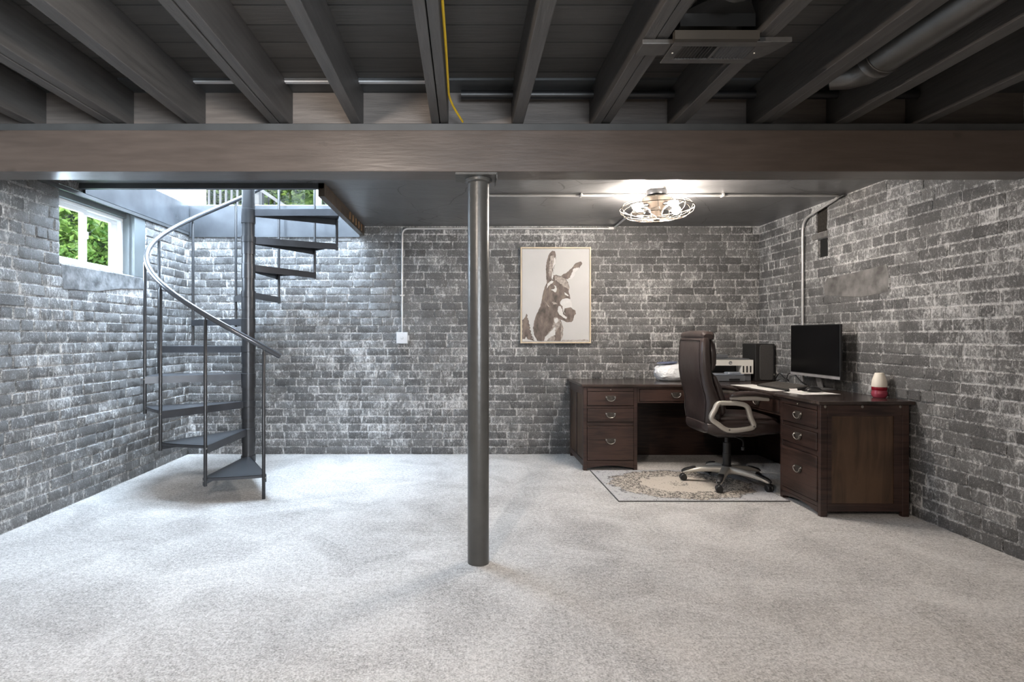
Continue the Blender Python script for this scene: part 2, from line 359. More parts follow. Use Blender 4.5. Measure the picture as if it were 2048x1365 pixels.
# ------------------------------------------------------------------ room shell
XL, XR, YB, YF, ZC = -2.79, 2.97, 5.738, -2.4, 2.30
ZU = 2.504           # floor level of the storey above
struct(MB().box(XL-.25, XR+.25, YF-.2, YB+.25, -.15, 0).build('floor', M_carpet))
from mathutils import noise as mnoise
def brick_relief(mb, edge, tone, pt, a0, a1, z0, z1, holes, sgn, seed):
    """bricks standing a few millimetres proud of the mortar, laid in courses"""
    rnd = random.Random(seed); ROW = .0765; nrow = int((z1-z0)/ROW)+1
    gap = .0085
    for r_ in range(nrow):
        za = z0+r_*ROW+gap*.5; zb = min(z0+(r_+1)*ROW-gap*.5, z1)
        if zb-za < .02: continue
        header = (r_ % 7 == 3)
        u = a0-rnd.uniform(0, .2)
        while u < a1:
            w_ = rnd.uniform(.104,.114) if (header and rnd.random() < .85) or rnd.random() < .07 else rnd.uniform(.205,.224)
            segs = [(max(u+gap*.5, a0+.001), min(u+w_-gap*.5, a1-.001))]; u += w_
            for h in holes:
                if zb > h[2]-.002 and za < h[3]+.002:
                    ns = []
                    for (p, q) in segs:
                        if q < h[0] or p > h[1]: ns.append((p, q)); continue
                        if p < h[0]-.01: ns.append((p, h[0]-.003))
                        if q > h[1]+.01: ns.append((h[1]+.003, q))
                    segs = ns
            for (p, q) in segs:
                if q-p < .012: continue
                nx = max(2, int((q-p)/.028)); nz = 3; dep = .0065+rnd.uniform(-.0025,.0035); tn = rnd.random(); tilt = rnd.uniform(-.0025,.0025); b = len(mb.v)
                for j in range(nz+1):
                    for i in range(nx+1):
                        on = i in (0, nx) or j in (0, nz)
                        fu = i/nx; fv = j/nz
                        if fu == 0: uu = p
                        else: uu = p+(q-p)*fu
                        if i == 1: uu = p+.006
                        if i == nx-1 and nx > 2: uu = q-.006
                        zz = za+(zb-za)*(0, .085, .915, 1)[j]
                        k = mnoise.noise(Vector((uu*21+seed*9, zz*27, 1.7)))
                        k2 = mnoise.noise(Vector((uu*9, zz*11+seed*5, 8.1)))
                        d = dep+.0035*k+.003*k2+tilt*(fv-.5)
                        if on:
                            d = d*.62-.001; uu += .0030*k*(1 if 0 < j < nz else .5); zz += .0034*mnoise.noise(Vector((uu*14, zz*33, 4.4+seed)))
                        corner = i in (0, nx) and j in (0, nz)
                        if corner: uu += .004 if i == 0 else -.004; zz += .003 if j == 0 else -.003
                        mb.v.append(pt(min(max(uu,a0),a1), min(zz, z1), sgn*max(d,.001))); edge.append(1.0 if on else 0.0); tone.append(tn)
                W_ = nx+1
                for j in range(nz):
                    for i in range(nx): mb.f.append((b+j*W_+i, b+j*W_+i+1, b+(j+1)*W_+i+1, b+(j+1)*W_+i))
                per = [i for i in range(nx+1)]+[j*W_+nx for j in range(1, nz+1)]+[nz*W_+i for i in range(nx-1, -1, -1)]+[j*W_ for j in range(nz-1, 0, -1)]
                b2 = len(mb.v)
                for k_ in per:
                    v_ = mb.v[b+k_]; c_ = list(v_); ax_ = 0 if pt(0,0,1)[0] != pt(0,0,0)[0] else 1
                    c_[ax_] = pt(0,0,-sgn*.004)[ax_]; mb.v.append(tuple(c_)); edge.append(1.0); tone.append(tn)
                for k_ in range(len(per)):
                    k2_ = (k_+1) % len(per); mb.f.append((b+per[k_], b2+k_, b2+k2_, b+per[k2_]))
def wall(name, axis, pos, thick, a0, a1, z0, z1, holes, mat, clip=None, skip=[]):
    A = sorted({a0, a1} | {h[0] for h in holes} | {h[1] for h in holes}); Z = sorted({z0, z1} | {h[2] for h in holes} | {h[3] for h in holes})
    vs = {}; mb = MB()
    def solid(i, j):
        if i < 0 or j < 0 or i >= len(A)-1 or j >= len(Z)-1: return False
        c = ((A[i]+A[i+1])/2, (Z[j]+Z[j+1])/2)
        return not any(h[0] < c[0] < h[1] and h[2] < c[1] < h[3] for h in holes)
    def pt(a, z, d): return (pos+d, a, z) if axis == 'x' else (a, pos+d, z)
    for i in range(len(A)-1):
        for j in range(len(Z)-1):
            if not solid(i, j): continue
            a, b, c, d = A[i], A[i+1], Z[j], Z[j+1]
            for t in (0, thick): mb.poly([pt(a,c,t), pt(b,c,t), pt(b,d,t), pt(a,d,t)])
            if not solid(i-1, j): mb.poly([pt(a,c,0), pt(a,c,thick), pt(a,d,thick), pt(a,d,0)])
            if not solid(i+1, j): mb.poly([pt(b,c,0), pt(b,c,thick), pt(b,d,thick), pt(b,d,0)])
            if not solid(i, j-1): mb.poly([pt(a,c,0), pt(a,c,thick), pt(b,c,thick), pt(b,c,0)])
            if not solid(i, j+1): mb.poly([pt(a,d,0), pt(a,d,thick), pt(b,d,thick), pt(b,d,0)])
    me = bpy.data.meshes.new(name); me.from_pydata(mb.v, [], mb.f); me.materials.append(mat)
    bm = bmesh.new(); bm.from_mesh(me); bmesh.ops.remove_doubles(bm, verts=bm.verts[:], dist=1e-5); bmesh.ops.recalc_face_normals(bm, faces=bm.faces[:]); bm.to_mesh(me); bm.free()
    mb2 = MB(); mb2.v = [tuple(v.co) for v in me.vertices]; mb2.f = [tuple(p_.vertices) for p_ in me.polygons]
    ne = len(mb2.f); edge = [.9]*len(mb2.v); tone = [.55]*len(mb2.v); sgn = -1 if thick > 0 else 1
    c0, c1, c2, c3 = clip or (a0, a1, z0, z1)
    brick_relief(mb2, edge, tone, pt, c0, c1, c2, c3, holes+skip, sgn, len(name))
    me = bpy.data.meshes.new(name); me.from_pydata(mb2.v, [], mb2.f); me.materials.append(mat)
    bm = bmesh.new(); bm.from_mesh(me); bmesh.ops.recalc_face_normals(bm, faces=bm.faces[:ne] if False else [f_ for f_ in bm.faces if f_.index >= ne]); 
    # brick fronts must look into the room
    bm.faces.ensure_lookup_table()
    nv = Vector((sgn,0,0)) if axis == 'x' else Vector((0,sgn,0))
    bm.to_mesh(me); bm.free()
    for nm, dat in (('edge', edge), ('tone', tone)):
        at = me.attributes.new(nm, 'FLOAT', 'POINT'); at.data.foreach_set('value', dat)
    me.polygons.foreach_set('use_smooth', [i >= ne for i in range(len(me.polygons))])
    me.set_sharp_from_angle(angle=R(34))
    o = bpy.data.objects.new(name, me); C.objects.link(o); return struct(o)
WIN = (3.91, 4.96, 1.70, 2.245)
wall('wall_left', 'x', XL, -.22, YF, YB, 0, 2.50, [WIN], M_brick, (YF, YB, 0, 2.29), [(3.95, 4.96, 1.56, 1.695)])
H1 = (4.662, 4.815, 2.06, 2.262); H2 = (4.655, 4.79, 1.85, 2.004)
wall('wall_right', 'x', XR, .22, YF, YB, 0, 2.50, [H1, H2], M_brick, (YF, YB, 0, 2.29), [(4.0, 4.68, 1.53, 1.66)])
wall('wall_back', 'y', YB, .22, XL-.22, XR+.22, 0, 2.30, [], M_brick, (XL, XR, 0, 2.29))
wall('wall_front', 'y', YF, -.2, XL-.22, XR+.22, 0, 2.50, [], M_brick, (XL, XR, 0, 2.29))
# rubble blocks coloured near-black for the shade inside the right wall's two openings
hb = MB(); hb.box(XR+.012, XR+.1, H1[0]+.003, H1[1]-.003, H1[2]+.003, H1[3]-.003)
struct(hb.build('trim_1', M_hole))
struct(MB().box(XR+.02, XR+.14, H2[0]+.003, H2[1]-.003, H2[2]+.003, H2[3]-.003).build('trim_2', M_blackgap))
struct(MB().box(XR-.018, XR+.1, H2[0]-.01, H1[1]+.035, 2.006, 2.056).build('trim_3', M_mortar, bevel=.012))

struct(MB().prism([(XR, 3.98, 1.50), (XR, 4.25, 1.485), (XR, 4.68, 1.52), (XR, 4.70, 1.60), (XR, 4.66, 1.665), (XR, 4.3, 1.68), (XR, 4.0, 1.70), (XR, 3.97, 1.60)], (-.0095, 0, 0)).build('trim_15', simple('smooth_parging', (.13,.125,.12,1), .5, noise=.5, nscale=12, bump=.35, bscale=30), bevel=.005))
# front ceiling: planks of the floor above on the joists
struct(MB().box(XL-.2, XR+.2, YF-.2, 2.87, 2.50, 2.525).build('ceiling', M_plank))
struct(MB().box(XL, XR, 2.875, 3.06, 2.49, 2.52).build('trim_4', M_darkgrey))
struct(MB().box(-1.39, -.175, 2.877, 2.902, 2.483, 2.489).build('trim_5', M_box))
struct(MB().box(XL+.005, XR-.005, 3.02, 3.06, 2.297, 2.488).build('trim_6', M_rim))   # rim board on the beam
# back ceiling with the stair opening
mb = MB()
OX0, OX1, OY0 = XL, -1.02, 4.11
def ceil_slab(mb, z0, z1, x1=OX1):
    mb.box(XL, x1, 3.07, OY0, z0, z1); mb.box(x1, XR, 3.07, YB, z0, z1)
ceil_slab(mb, ZC, ZC+.18)
struct(mb.build('ceiling', M_plaster))
# header and trimmer round the opening
struct(MB().box(XL+.002, OX1, OY0, OY0+.04, 2.262, ZU).build('trim_7', M_darkgrey))
tr = MB().box(OX1-.04, OX1+.005, OY0, YB-.003, 2.205, ZU)
for k in range(5):
    y = 5.0+.14*k; tr.mi = 1; tr.box(OX1-.005, OX1+.011, y, y+.02, 2.225, 2.285)
struct(tr.build('trim_8', [M_trimmer, simple('raw_pine', (.22,.12,.05,1), .6, noise=.2)]))
# painted sheet-metal fascia lining the stairwell
struct(MB().box(XL+.002, XL+.022, OY0+.04, YB-.002, 2.235, ZU).build('trim_9', M_fascia))
struct(MB().box(XL+.022, OX1-.04, YB-.022, YB-.002, 2.187, ZU).build('trim_10', M_fascia))
wb = MB()
random.seed(3)
for k in range(26): wb.lathe([(0,-.004),(.004,0),(0,.004)], (XL+.028, YB-.027, 2.2+.011*k), 6)
struct(wb.build('trim_11', M_fascia))

# storey above, as far as the stairwell shows it
struct(MB().box(XL-.2, XL, 2.6, YB+.2, 2.51, 5.0).build('wall_upper_left', M_upwall))
uy = YB
struct(MB().box(XL-.2, XL+.085, uy, uy+.14, 2.31, 5.0).box(XL+.085, XR, uy, uy+.14, 4.62, 5.0).box(-.3, XR, uy, uy+.14, 2.5, 4.62).build('wall_upper_back', M_upwall))
struct(MB().box(XL-.2, XR, 2.6, uy+.2, 5.0, 5.1).build('ceiling', M_upwall))
struct(MB().box(XL, XR, 2.5, 2.6, 2.6, 5.0).build('wall_upper_front', M_upwall))
struct(MB().box(OX1, XR, 3.07, YB, ZC+.185, ZU).build('floor', M_upwall))
# glass door upstairs
dr = empty('door_1', (-1.5, uy+.05, 2.504)); dr['kind'] = 'structure'
f = MB().box(XL+.085, XL+.14, uy+.02, uy+.09, 2.505, 4.6).box(-.36, -.3, uy+.02, uy+.09, 2.505, 4.6).box(XL+.14, -.36, uy+.02, uy+.09, 4.54, 4.6).box(XL+.14, -.36, uy+.02, uy+.09, 2.505, 2.52)
f.box(-1.53, -1.47, uy+.02, uy+.09, 2.52, 4.54)
f.build('door_frame', M_white, dr)
MB().box(XL+.14, -1.53, uy+.05, uy+.056, 2.52, 4.54).build('pane', M_glass, dr)
MB().box(-1.47, -.36, uy+.05, uy+.056, 2.52, 4.54).build('pane', M_glass, dr)

# ------------------------------------------------------------------ small sliding window in the left wall
wx = XL-.08; y0w, y1w, z0w, z1w = 3.93, 4.775, 1.705, 2.178
w = empty('window_1', (wx, 4.35, z0w)); w['kind'] = 'structure'
f = MB()
f.box(wx-.06, wx, y0w, y1w, z0w, z0w+.028).box(wx-.06, wx, y0w, y1w, z1w-.028, z1w).box(wx-.06, wx, y0w, y0w+.028, z0w+.028, z1w-.028).box(wx-.06, wx, y1w-.028, y1w, z0w+.028, z1w-.028)
f.build('window_frame', M_white, w, bevel=.004)
ym = 4.30
def sash(xa, ya, yb, sw, rw):
    g = MB(); z0, z1 = z0w+.028, z1w-.028
    g.box(xa-.022, xa, ya, yb, z0, z0+sw).box(xa-.022, xa, ya, yb, z1-sw, z1).box(xa-.022, xa, ya, ya+sw, z0+sw, z1-sw).box(xa-.022, xa, yb-rw, yb, z0+sw, z1-sw)
    s = g.build('sash', M_white, w, bevel=.003)
    MB().box(xa-.013, xa-.009, ya+sw, yb-rw, z0+sw, z1-sw).build('pane', M_glass, s)
    return s
s1 = sash(wx-.006, y0w+.028, ym+.03, .03, .04)
s2 = sash(wx-.032, ym, y1w-.028, .03, .085)
MB().box(wx-.006, wx+.012, ym-.004, ym+.022, 1.93, 1.985).build('latch', M_white, s1, bevel=.004)
g = MB()   # grey casing round the window
g.box(XL-.10, XL-.03, y1w, WIN[1]-.12, WIN[2], WIN[3]).box(XL-.05, XL+.006, WIN[1]-.165, WIN[1]-.005, WIN[2]-.004, WIN[3])
g.box(XL-.10, XL-.05, y0w, y1w, z1w, WIN[3]).box(XL-.12, XL-.02, WIN[0]+.005, y1w, WIN[2]+.0005, WIN[2]+.006)
struct(g.build('trim_12', M_grey, bevel=.003))
g = MB().box(XL+.001, XL+.02, 3.7, YB-.025, 2.236-.03, 2.234)
struct(g.build('trim_13', M_darkgrey))
# smooth parged patch under the window
pm = MB().prism([(XL, 3.915, 1.695), (XL, 4.98, 1.695), (XL, 4.97, 1.60), (XL, 4.60, 1.575), (XL, 4.3, 1.53), (XL, 3.94, 1.52)], (.009, 0, 0))
struct(pm.build('trim_14', M_fascia_p := simple('parging_paint', (.15,.155,.16,1), .5, noise=.6, nscale=16, bump=.35, bscale=30), bevel=.006))

# ------------------------------------------------------------------ beam, post, joists
bmr = empty('support_beam', (.09, 2.98, 2.0355), 'long grey painted wooden beam spanning the room on the round post', 'beam')
MB().box(XL+.004, XR-.004, 2.90, 3.06, 2.0355, 2.247).build('timber', M_beam, bmr, bevel=.004)
MB().box(XL+.004, XR-.004, 2.94, 3.06, 2.2475, 2.296).build('top_plate', M_darkgrey, bmr, bevel=.003, label='darker strip along the top of the beam')
pr = empty('support_post', (.070, 3.005, 0), 'round dark steel post standing on the carpet under the beam', 'post')
MB().lathe([(.0565,0),(.0565,2.018)], (.070,3.005,0), 40).build('pipe', M_post, pr, smooth=True)
MB().box(-.05, .165, 2.905, 3.06, 2.0225, 2.035).box(.160, .166, 2.905, 3.06, 2.0, 2.03).build('cap_plate', M_post, pr, bevel=.001)
MB().lathe([(.0575,2.0),(.07,2.008),(.07,2.022)], (.070,3.005,0), 32).build('collar', M_post, pr, smooth=True)

J = [(-2.29,-2.22,1,'leftmost dark grey joist over the beam end by the left brick wall'),
     (-1.867,-1.755,2,'doubled dark joist second from the left brick wall'),
     (-1.438,-1.375,1,'single joist between the two doubled joists at the left'),
     (-1.008,-.913,2,'doubled joist meeting the beam above the spiral stair pole'),
     (-.592,-.538,1,'single joist between the stair-side doubled joist and the one with the yellow cable'),
     (-.174,-.087,2,'doubled joist with the yellow cable running along its right side'),
     (.246,.302,1,'single joist just right of the yellow cable, above the round post'),
     (.659,.754,2,'doubled joist that the left end of the ceiling vent is fixed to'),
     (1.073,1.139,1,'single joist that the right end of the ceiling vent is fixed to'),
     (1.492,1.590,2,'doubled joist just left of the round metal duct'),
     (1.915,1.985,1,'single joist just right of the round metal duct'),
     (2.335,2.40,1,'rightmost joist with a thin grey wire beside it, by the right brick wall'),
     ]
for (a, b, k, lab) in J:
    if k == 1:
        tag(MB().box(a, b, YF+.01, 3.018, 2.2965, 2.499).build('ceiling_joist', M_joist, bevel=.003), lab, 'joist', 'ceiling joists')
    else:
        e = empty('ceiling_joist', ((a+b)/2, 3, 2.2965), lab, 'joist', 'ceiling joists'); m_ = (a+b)/2
        MB().box(a, m_-.002, YF+.01, 3.018, 2.2965, 2.499).build('board', M_joist, e, bevel=.003)
        MB().box(m_+.002, b, YF+.01, 3.018, 2.300, 2.499).build('board', M_joist, e, bevel=.003)

# yellow cable
tag(MB().tube(bend([(-.074, 1.0, 2.345), (-.078, 1.95, 2.348), (-.076, 2.25, 2.345), (-.077, 2.70, 2.335), (-.055, 2.80, 2.32), (-.012, 2.935, 2.302)], .15), .0055, 8).build('electrical_cable', M_yellow, smooth=True),
    'yellow sheathed cable running along a joist and down to the beam', 'cable')
tag(MB().tube(bend([(2.42,.6,2.50-.08),(2.43,1.5,2.42),(2.41,2.2,2.38),(2.44,2.8,2.40)], .4), .004, 8).build('wire', M_conduit, smooth=True),
    'thin grey wire hanging beside the rightmost joist near the right wall', 'wire')
# dark pipe crossing the joist bays
tag(MB().tube([(-.02,2.93,2.44),(2.33,2.93,2.44)], .022, 14).build('water_pipe', M_black, smooth=True), 'thin dark pipe running crosswise between the joists behind the beam top', 'pipe')

# round duct
dz = 2.385; dx = 1.757
d = empty('air_duct', (dx, 2.4, dz), 'round dark metal duct running between two joists at the right', 'duct')
MB().tube([(dx, YF+.02, dz), (dx, 2.42, dz)], .085, 36).build('pipe', M_galv, d, smooth=True)
MB().lathe([(.0875,2.37),(.0895,2.372),(.0895,2.38),(.087,2.384),(.087,2.42),(.089,2.424),(.0855,2.43)], (dx,0,dz), 36, 'y').build('collar', M_galv, d, smooth=True)
ell = [(dx, 2.43, dz), (dx, 2.50, dz), (dx-.03, 2.56, dz+.005), (dx-.085, 2.60, dz+.01)]
MB().tube(ell, [.084,.082,.078,.07], 30).build('elbow', M_galv, d, smooth=True)

# floor register with its boot and mounting boards
v = empty('ceiling_vent', (.94, 2.15, 2.28), 'rectangular metal vent grille hanging between two joists', 'vent')
fy0, fy1, vx0, vx1 = 2.07, 2.235, .765, 1.115; vz = 2.268
f = MB()
f.box(vx0, vx1, fy0, fy0+.035, vz, vz+.006).box(vx0, vx1, fy1-.035, fy1, vz, vz+.006).box(vx0, vx0+.04, fy0+.035, fy1-.035, vz, vz+.006).box(vx1-.04, vx1, fy0+.035, fy1-.035, vz, vz+.006)
f.box((vx0+vx1)/2-.006, (vx0+vx1)/2+.006, fy0+.035, fy1-.035, vz, vz+.006)
f.build('frame', M_strap, v, bevel=.002)
for k in range(22):
    x = vx0+.05+k*(vx1-vx0-.1)/21
    if abs(x-(vx0+vx1)/2) < .009: continue
    t = .006 if k < 11 else -.006
    MB().obox((x, (fy0+fy1)/2, vz+.008), (.0009,0,0), (0,.047,0), (t,0,.008)).build('slat', M_strap, v)
MB().box(vx0+.03, vx1-.03, fy0+.03, fy1-.03, vz+.055, vz+.058).build('damper', M_blackgap, v)
for x in (vx0+.02, vx1-.02): MB().lathe([(0,-.003),(.004,-.002),(.005,.001)], (x, (fy0+fy1)/2, vz), 10).build('screw', M_brass, v)
MB().box(.755, 1.06, 2.045, 2.068, vz-.002, vz+.030).build('boot_flange', simple('tan_board', (.030,.024,.017,1), .6, noise=.2), v)
bt = MB(); bx0, bx1, by0, by1 = .785, 1.06, 2.075, 2.225
R0 = [(bx0,by0),(bx1,by0),(bx1,by1),(bx0,by1)]
def rect_ring(x0,x1,y0,y1,z,n=8):
    P = []
    for (a,b) in (((x0,y0),(x1,y0)),((x1,y0),(x1,y1)),((x1,y1),(x0,y1)),((x0,y1),(x0,y0))):
        for i in range(n): P.append((a[0]+(b[0]-a[0])*i/n, a[1]+(b[1]-a[1])*i/n, z))
    return P
def circ_ring(c, ax, r, n=32):
    ax = Vector(ax).normalized(); u = Vector((1,0,0)); w_ = ax.cross(u).normalized(); P = []
    for i in range(n):
        a = -PI*3/4+2*PI*i/n; P.append(tuple(Vector(c)+u*r*math.cos(a)+w_*r*math.sin(a)))
    return P
bt.rings([rect_ring(bx0,bx1,by0,by1,vz+.06), rect_ring(bx0,bx1,by0,by1,2.375), circ_ring((.93,2.02,2.41),(0,-.55,.8),.08), circ_ring((.93,1.96,2.425),(0,-.9,.4),.075)], cap=False)
bt.build('boot', simple('boot_steel', (.035,.033,.031,1), .3, .4), v, smooth=True)
MB().tube([(.93,1.955,2.418),(.93,1.2,2.415)], .0745, 30).build('supply_pipe', M_galv, v, smooth=True)
st = MB().box(.655, .80, 2.10, 2.19, 2.277, 2.2955); st.build('mounting_board', M_strap, v, bevel=.003)
MB().prism([(1.08,2.085,2.277),(1.20,2.085,2.277),(1.165,2.175,2.277),(1.14,2.215,2.277),(1.08,2.215,2.277)], (0,0,.0185)).build('mounting_board', M_strap, v, bevel=.002)

# ------------------------------------------------------------------ spiral staircase
SX, SY = -1.8429, 4.84; RB = .757; RT = .768
TH0 = -61.3; DT = 29.9; Z1 = .178; RI = .2325
sc = empty('spiral_staircase', (SX, SY, 0), 'dark steel spiral staircase with curved handrail rising through the opening in the ceiling', 'staircase')
def pol(r, a, z): return (SX+r*math.cos(R(a)), SY+r*math.sin(R(a)), z)
MB().lathe([(.052,.0),(.052,3.3)], (SX,SY,0), 32).build('pole', M_metal_dark, sc, smooth=True)
MB().lathe([(.09,0),(.09,.008),(.057,.012),(.057,.02)], (SX,SY,0), 32).build('base_plate', M_metal_dark, sc, smooth=True)
for i in range(10):
    z = Z1+RI*i; a0 = TH0-DT*i; a1 = a0-DT
    a0 += 1.2; a1 -= 1.2
    g = MB(); n = 6
    # wedge plate
    top = [pol(.066, a0+6, z), pol(RT, a0, z)]
    for k in range(1, n): 
        t = k/n; rr = RT*(1-.018*math.sin(PI*t)); top.append(pol(rr, a0+(a1-a0)*t, z))
    top += [pol(RT, a1, z), pol(.066, a1-6, z)]
    g.prism(top, (0,0,-.005))
    # radial flanges
    for (a, ai, d_) in ((a0, a0+6, .056), (a1, a1-6, .056)):
        p0 = Vector(pol(.060, ai, z)); p1 = Vector(pol(RT, a, z)); dn = (p1-p0).normalized(); pn = Vector((-dn.y, dn.x, 0))*.003
        g.add([p0-pn, p1-pn, p1+pn, p0+pn, p0-pn-Vector((0,0,d_)), p1-pn-Vector((0,0,d_)), p1+pn-Vector((0,0,d_)), p0+pn-Vector((0,0,d_))],
              [(0,1,2,3),(4,7,6,5),(0,4,5,1),(1,5,6,2),(2,6,7,3),(3,7,4,0)])
    # outer lip
    ring = top[1:-1]
    for k in range(len(ring)-1):
        p0, p1 = Vector(ring[k]), Vector(ring[k+1]); h = Vector((0,0,.022)); 
        nn = Vector((p0.x-SX, p0.y-SY, 0)).normalized()*.003
        g.add([p0, p1, p1-h, p0-h, p0-nn, p1-nn, p1-h-nn, p0-h-nn], [(0,1,2,3),(4,7,6,5),(0,4,5,1),(3,2,6,7)])
    t = g.build('tread', [M_tread], sc)
    MB().lathe([(.0575,z-.12),(.0575,z+.0),(.0545,z+.002),(.0545,z+.05)] if i%2 else [(.0565,z-.15),(.0565,z-.05),(.0595,z-.048),(.0595,z+.002)], (SX,SY,0), 28).build('sleeve', M_metal_dark, t, smooth=True)
    for a in (a0-.6, a1+.6):
        MB().lathe([(0,-.004),(.007,-.003),(.007,.004)], pol(RT+.004, a, z-.022), 8, 'y').build('bolt', M_brass, t)
def railz(a): return Z1+.935+RI*(TH0-a)/DT
hp = [pol(RB, a, railz(a)) for a in [TH0+9-3*k for k in range(0, 96)]]
MB().tube(hp, .020, 14).build('handrail', M_rail, sc, smooth=True)
for i in range(10):
    a = TH0-DT*i; zb = 0.0 if i == 0 else Z1+RI*(i-1)-.06
    rr = RB+.010
    bz = railz(a)-.012
    MB().lathe([(.0125,zb),(.0125,bz-.03),(.006,bz-.02),(.006,bz)], pol(rr, a, 0), 12).build('baluster', M_metal_dark, sc, smooth=True)
for i in range(10, 13):
    a = TH0-DT*i
    MB().lathe([(.0105,ZU),(.0105,railz(a)-.012)], pol(RB, a, 0), 12).build('baluster', M_metal_dark, sc, smooth=True)

# ------------------------------------------------------------------ conduits and outlet box
cd = .0105
c1 = empty('conduit', (-.63, YB-.02, 1.24), 'light painted conduit rising from the outlet box and bending right along the back wall', 'conduit')
MB().tube(bend([(-.63,YB-.028,1.225),(-.63,YB-.028,2.272),(1.5,YB-.028,2.272),(1.50,YB-.05,2.283),(1.46,4.55,2.283)], .07), cd, 10).build('pipe', M_conduit, c1, smooth=True)
for (x, z) in ((-.63, 1.6), ):
    MB().box(x-.022, x+.022, YB-.041, YB-.014, z-.008, z+.008).build('strap', M_conduit, c1, bevel=.003)
MB().box(1.44, 1.49, YB-.041, YB-.014, 2.26, 2.286).build('strap', M_conduit, c1, bevel=.003)
ob = empty('outlet_box', (-.63, YB-.03, 1.17), 'small pale electrical outlet box on the back brick wall under the conduit', 'outlet')
MB().box(-.688, -.572, YB-.042, YB-.001, 1.115, 1.232).build('box', M_box, ob, bevel=.005)
MB().box(-.684, -.576, YB-.047, YB-.042, 1.12, 1.228).build('cover_plate', M_box, ob, bevel=.002)
MB().lathe([(0,-.006),(.012,-.005),(.014,0)], (-.63, YB-.047, 1.174), 20, 'y').build('cover_knob', M_box, ob, smooth=True)
MB().box(-.573, -.560, YB-.03, YB-.001, 1.15, 1.2).build('side_cover', M_box, ob, bevel=.002)
c2 = empty('conduit', (2.94, 4.95, .77), 'light painted conduit crossing the ceiling and dropping down the right wall behind the monitor', 'conduit')
MB().tube(bend([(.18,4.415,2.2865),(2.90,4.415,2.2865),(2.942,4.50,2.283),(2.942,4.957,2.205),(2.942,4.957,.80)], .10), cd, 10).build('pipe', M_conduit, c2, smooth=True)
for x in (.9, 2.0): MB().box(x-.008, x+.008, 4.39, 4.44, 2.274, 2.2995).build('strap', M_conduit, c2, bevel=.003)

# ------------------------------------------------------------------ caged ceiling light
LX, LY = 1.455, 4.32; LZ = 2.155
lf = empty('ceiling_light', (LX, LY, 2.30), 'round wire-caged ceiling light with four glowing bulbs on the dark ceiling', 'light')
MB().lathe([(0,2.2985),(.075,2.2985),(.078,2.28),(.07,2.262),(.03,2.255),(.0,2.255)], (LX,LY,0), 32).build('canopy', M_metal_dark, lf, smooth=True)
MB().lathe([(0,2.254),(.09,2.250),(.105,2.235),(.105,2.20),(.09,2.185),(.05,2.15),(.035,2.10),(.0,2.095)], (LX,LY,0), 32).build('motor_housing', simple('bronze_housing', (.05,.04,.032,1), .35, .5), lf, smooth=True)
M_wire = simple('cage_wire', (.10,.085,.07,1), .4, .3, noise=.05)
cg = MB()
def circ(r, z, n=40): return [(LX+r*math.cos(2*PI*k/n), LY+r*math.sin(2*PI*k/n), z) for k in range(n)]
cg.tube(circ(.272, 2.165), .0035, 6, closed=True); cg.tube(circ(.20, 2.215), .0022, 6, closed=True); cg.tube(circ(.22, 2.105), .0025, 6, closed=True); cg.tube(circ(.10, 2.083), .0025, 6, closed=True)
for k in range(16):
    a = 2*PI*k/16
    P = [(LX+r*math.cos(a+da), LY+r*math.sin(a+da), z) for (r, z, da) in ((.10,2.24,0),(.20,2.218,.05),(.25,2.195,.08),(.272,2.165,.1),(.258,2.13,.12),(.22,2.105,.16),(.16,2.09,.26),(.10,2.083,.4),(.03,2.08,.6))]
    cg.tube(P, .002, 5)
cg.lathe([(0,2.072),(.03,2.075),(.03,2.085),(0,2.09)], (LX,LY,0), 16)
cg.build('cage', M_wire, lf, smooth=True)
for k in range(4):
    a = R(22+90*k); ca, sa = math.cos(a), math.sin(a)
    a2 = a+R(45)
    bl = MB().obox((LX+.135*math.cos(a2), LY+.135*math.sin(a2), 2.135), (.045*math.cos(a2), .045*math.sin(a2), 0), (-.03*math.sin(a2), .03*math.cos(a2), .008), (0,0,.001))
    bl.build('fan_blade', M_wire, lf)
    so_ = MB().tube([(LX+.09*ca, LY+.09*sa, 2.185), (LX+.135*ca, LY+.135*sa, 2.175)], .016, 12).build('socket', M_metal_dark, lf, smooth=True)
    c = Vector((LX+.182*ca, LY+.182*sa, 2.163)); ax = Vector((ca, sa, -.25)).normalized()
    u = Vector((-sa, ca, 0)); w_ = ax.cross(u)
    rs = []
    for (r, h) in ((.006,-.046),(.013,-.044),(.014,-.03),(.024,-.014),(.030,.003),(.027,.02),(.016,.031),(.003,.035)):
        rs.append([tuple(c+ax*h+(u*math.cos(2*PI*j/16)+w_*math.sin(2*PI*j/16))*r) for j in range(16)])
    MB().rings(rs).build('bulb', M_bulb, lf, smooth=True, label='lit round bulb')

# ------------------------------------------------------------------ donkey picture
PX = lambda zx: (1020+zx*.16115-930)/(1138/5.70)
PZ = lambda zy: 1.2-(480+zy*.16115-671)/(1138/5.70)
pic = empty('wall_picture', (.91, YB-.03, PZ(1285)), 'framed sepia print of a donkey with tall ears on the back brick wall', 'picture')
fx0, fx1, fz0, fz1 = PX(130), PX(1005), PZ(1285), PZ(90)
yf = YB-.045; fw = .014
g = MB().box(fx0,fx1,yf,YB-.003,fz0,fz0+fw).box(fx0,fx1,yf,YB-.003,fz1-fw,fz1).box(fx0,fx0+fw,yf,YB-.003,fz0+fw,fz1-fw).box(fx1-fw,fx1,yf,YB-.003,fz0+fw,fz1-fw)
g.build('frame', M_frame, pic, bevel=.002)
g = MB().box(fx0+fw+.003, fx1-fw-.003, yf+.006, YB-.006, fz0+fw+.003, fz1-fw-.003)
lay = [0]
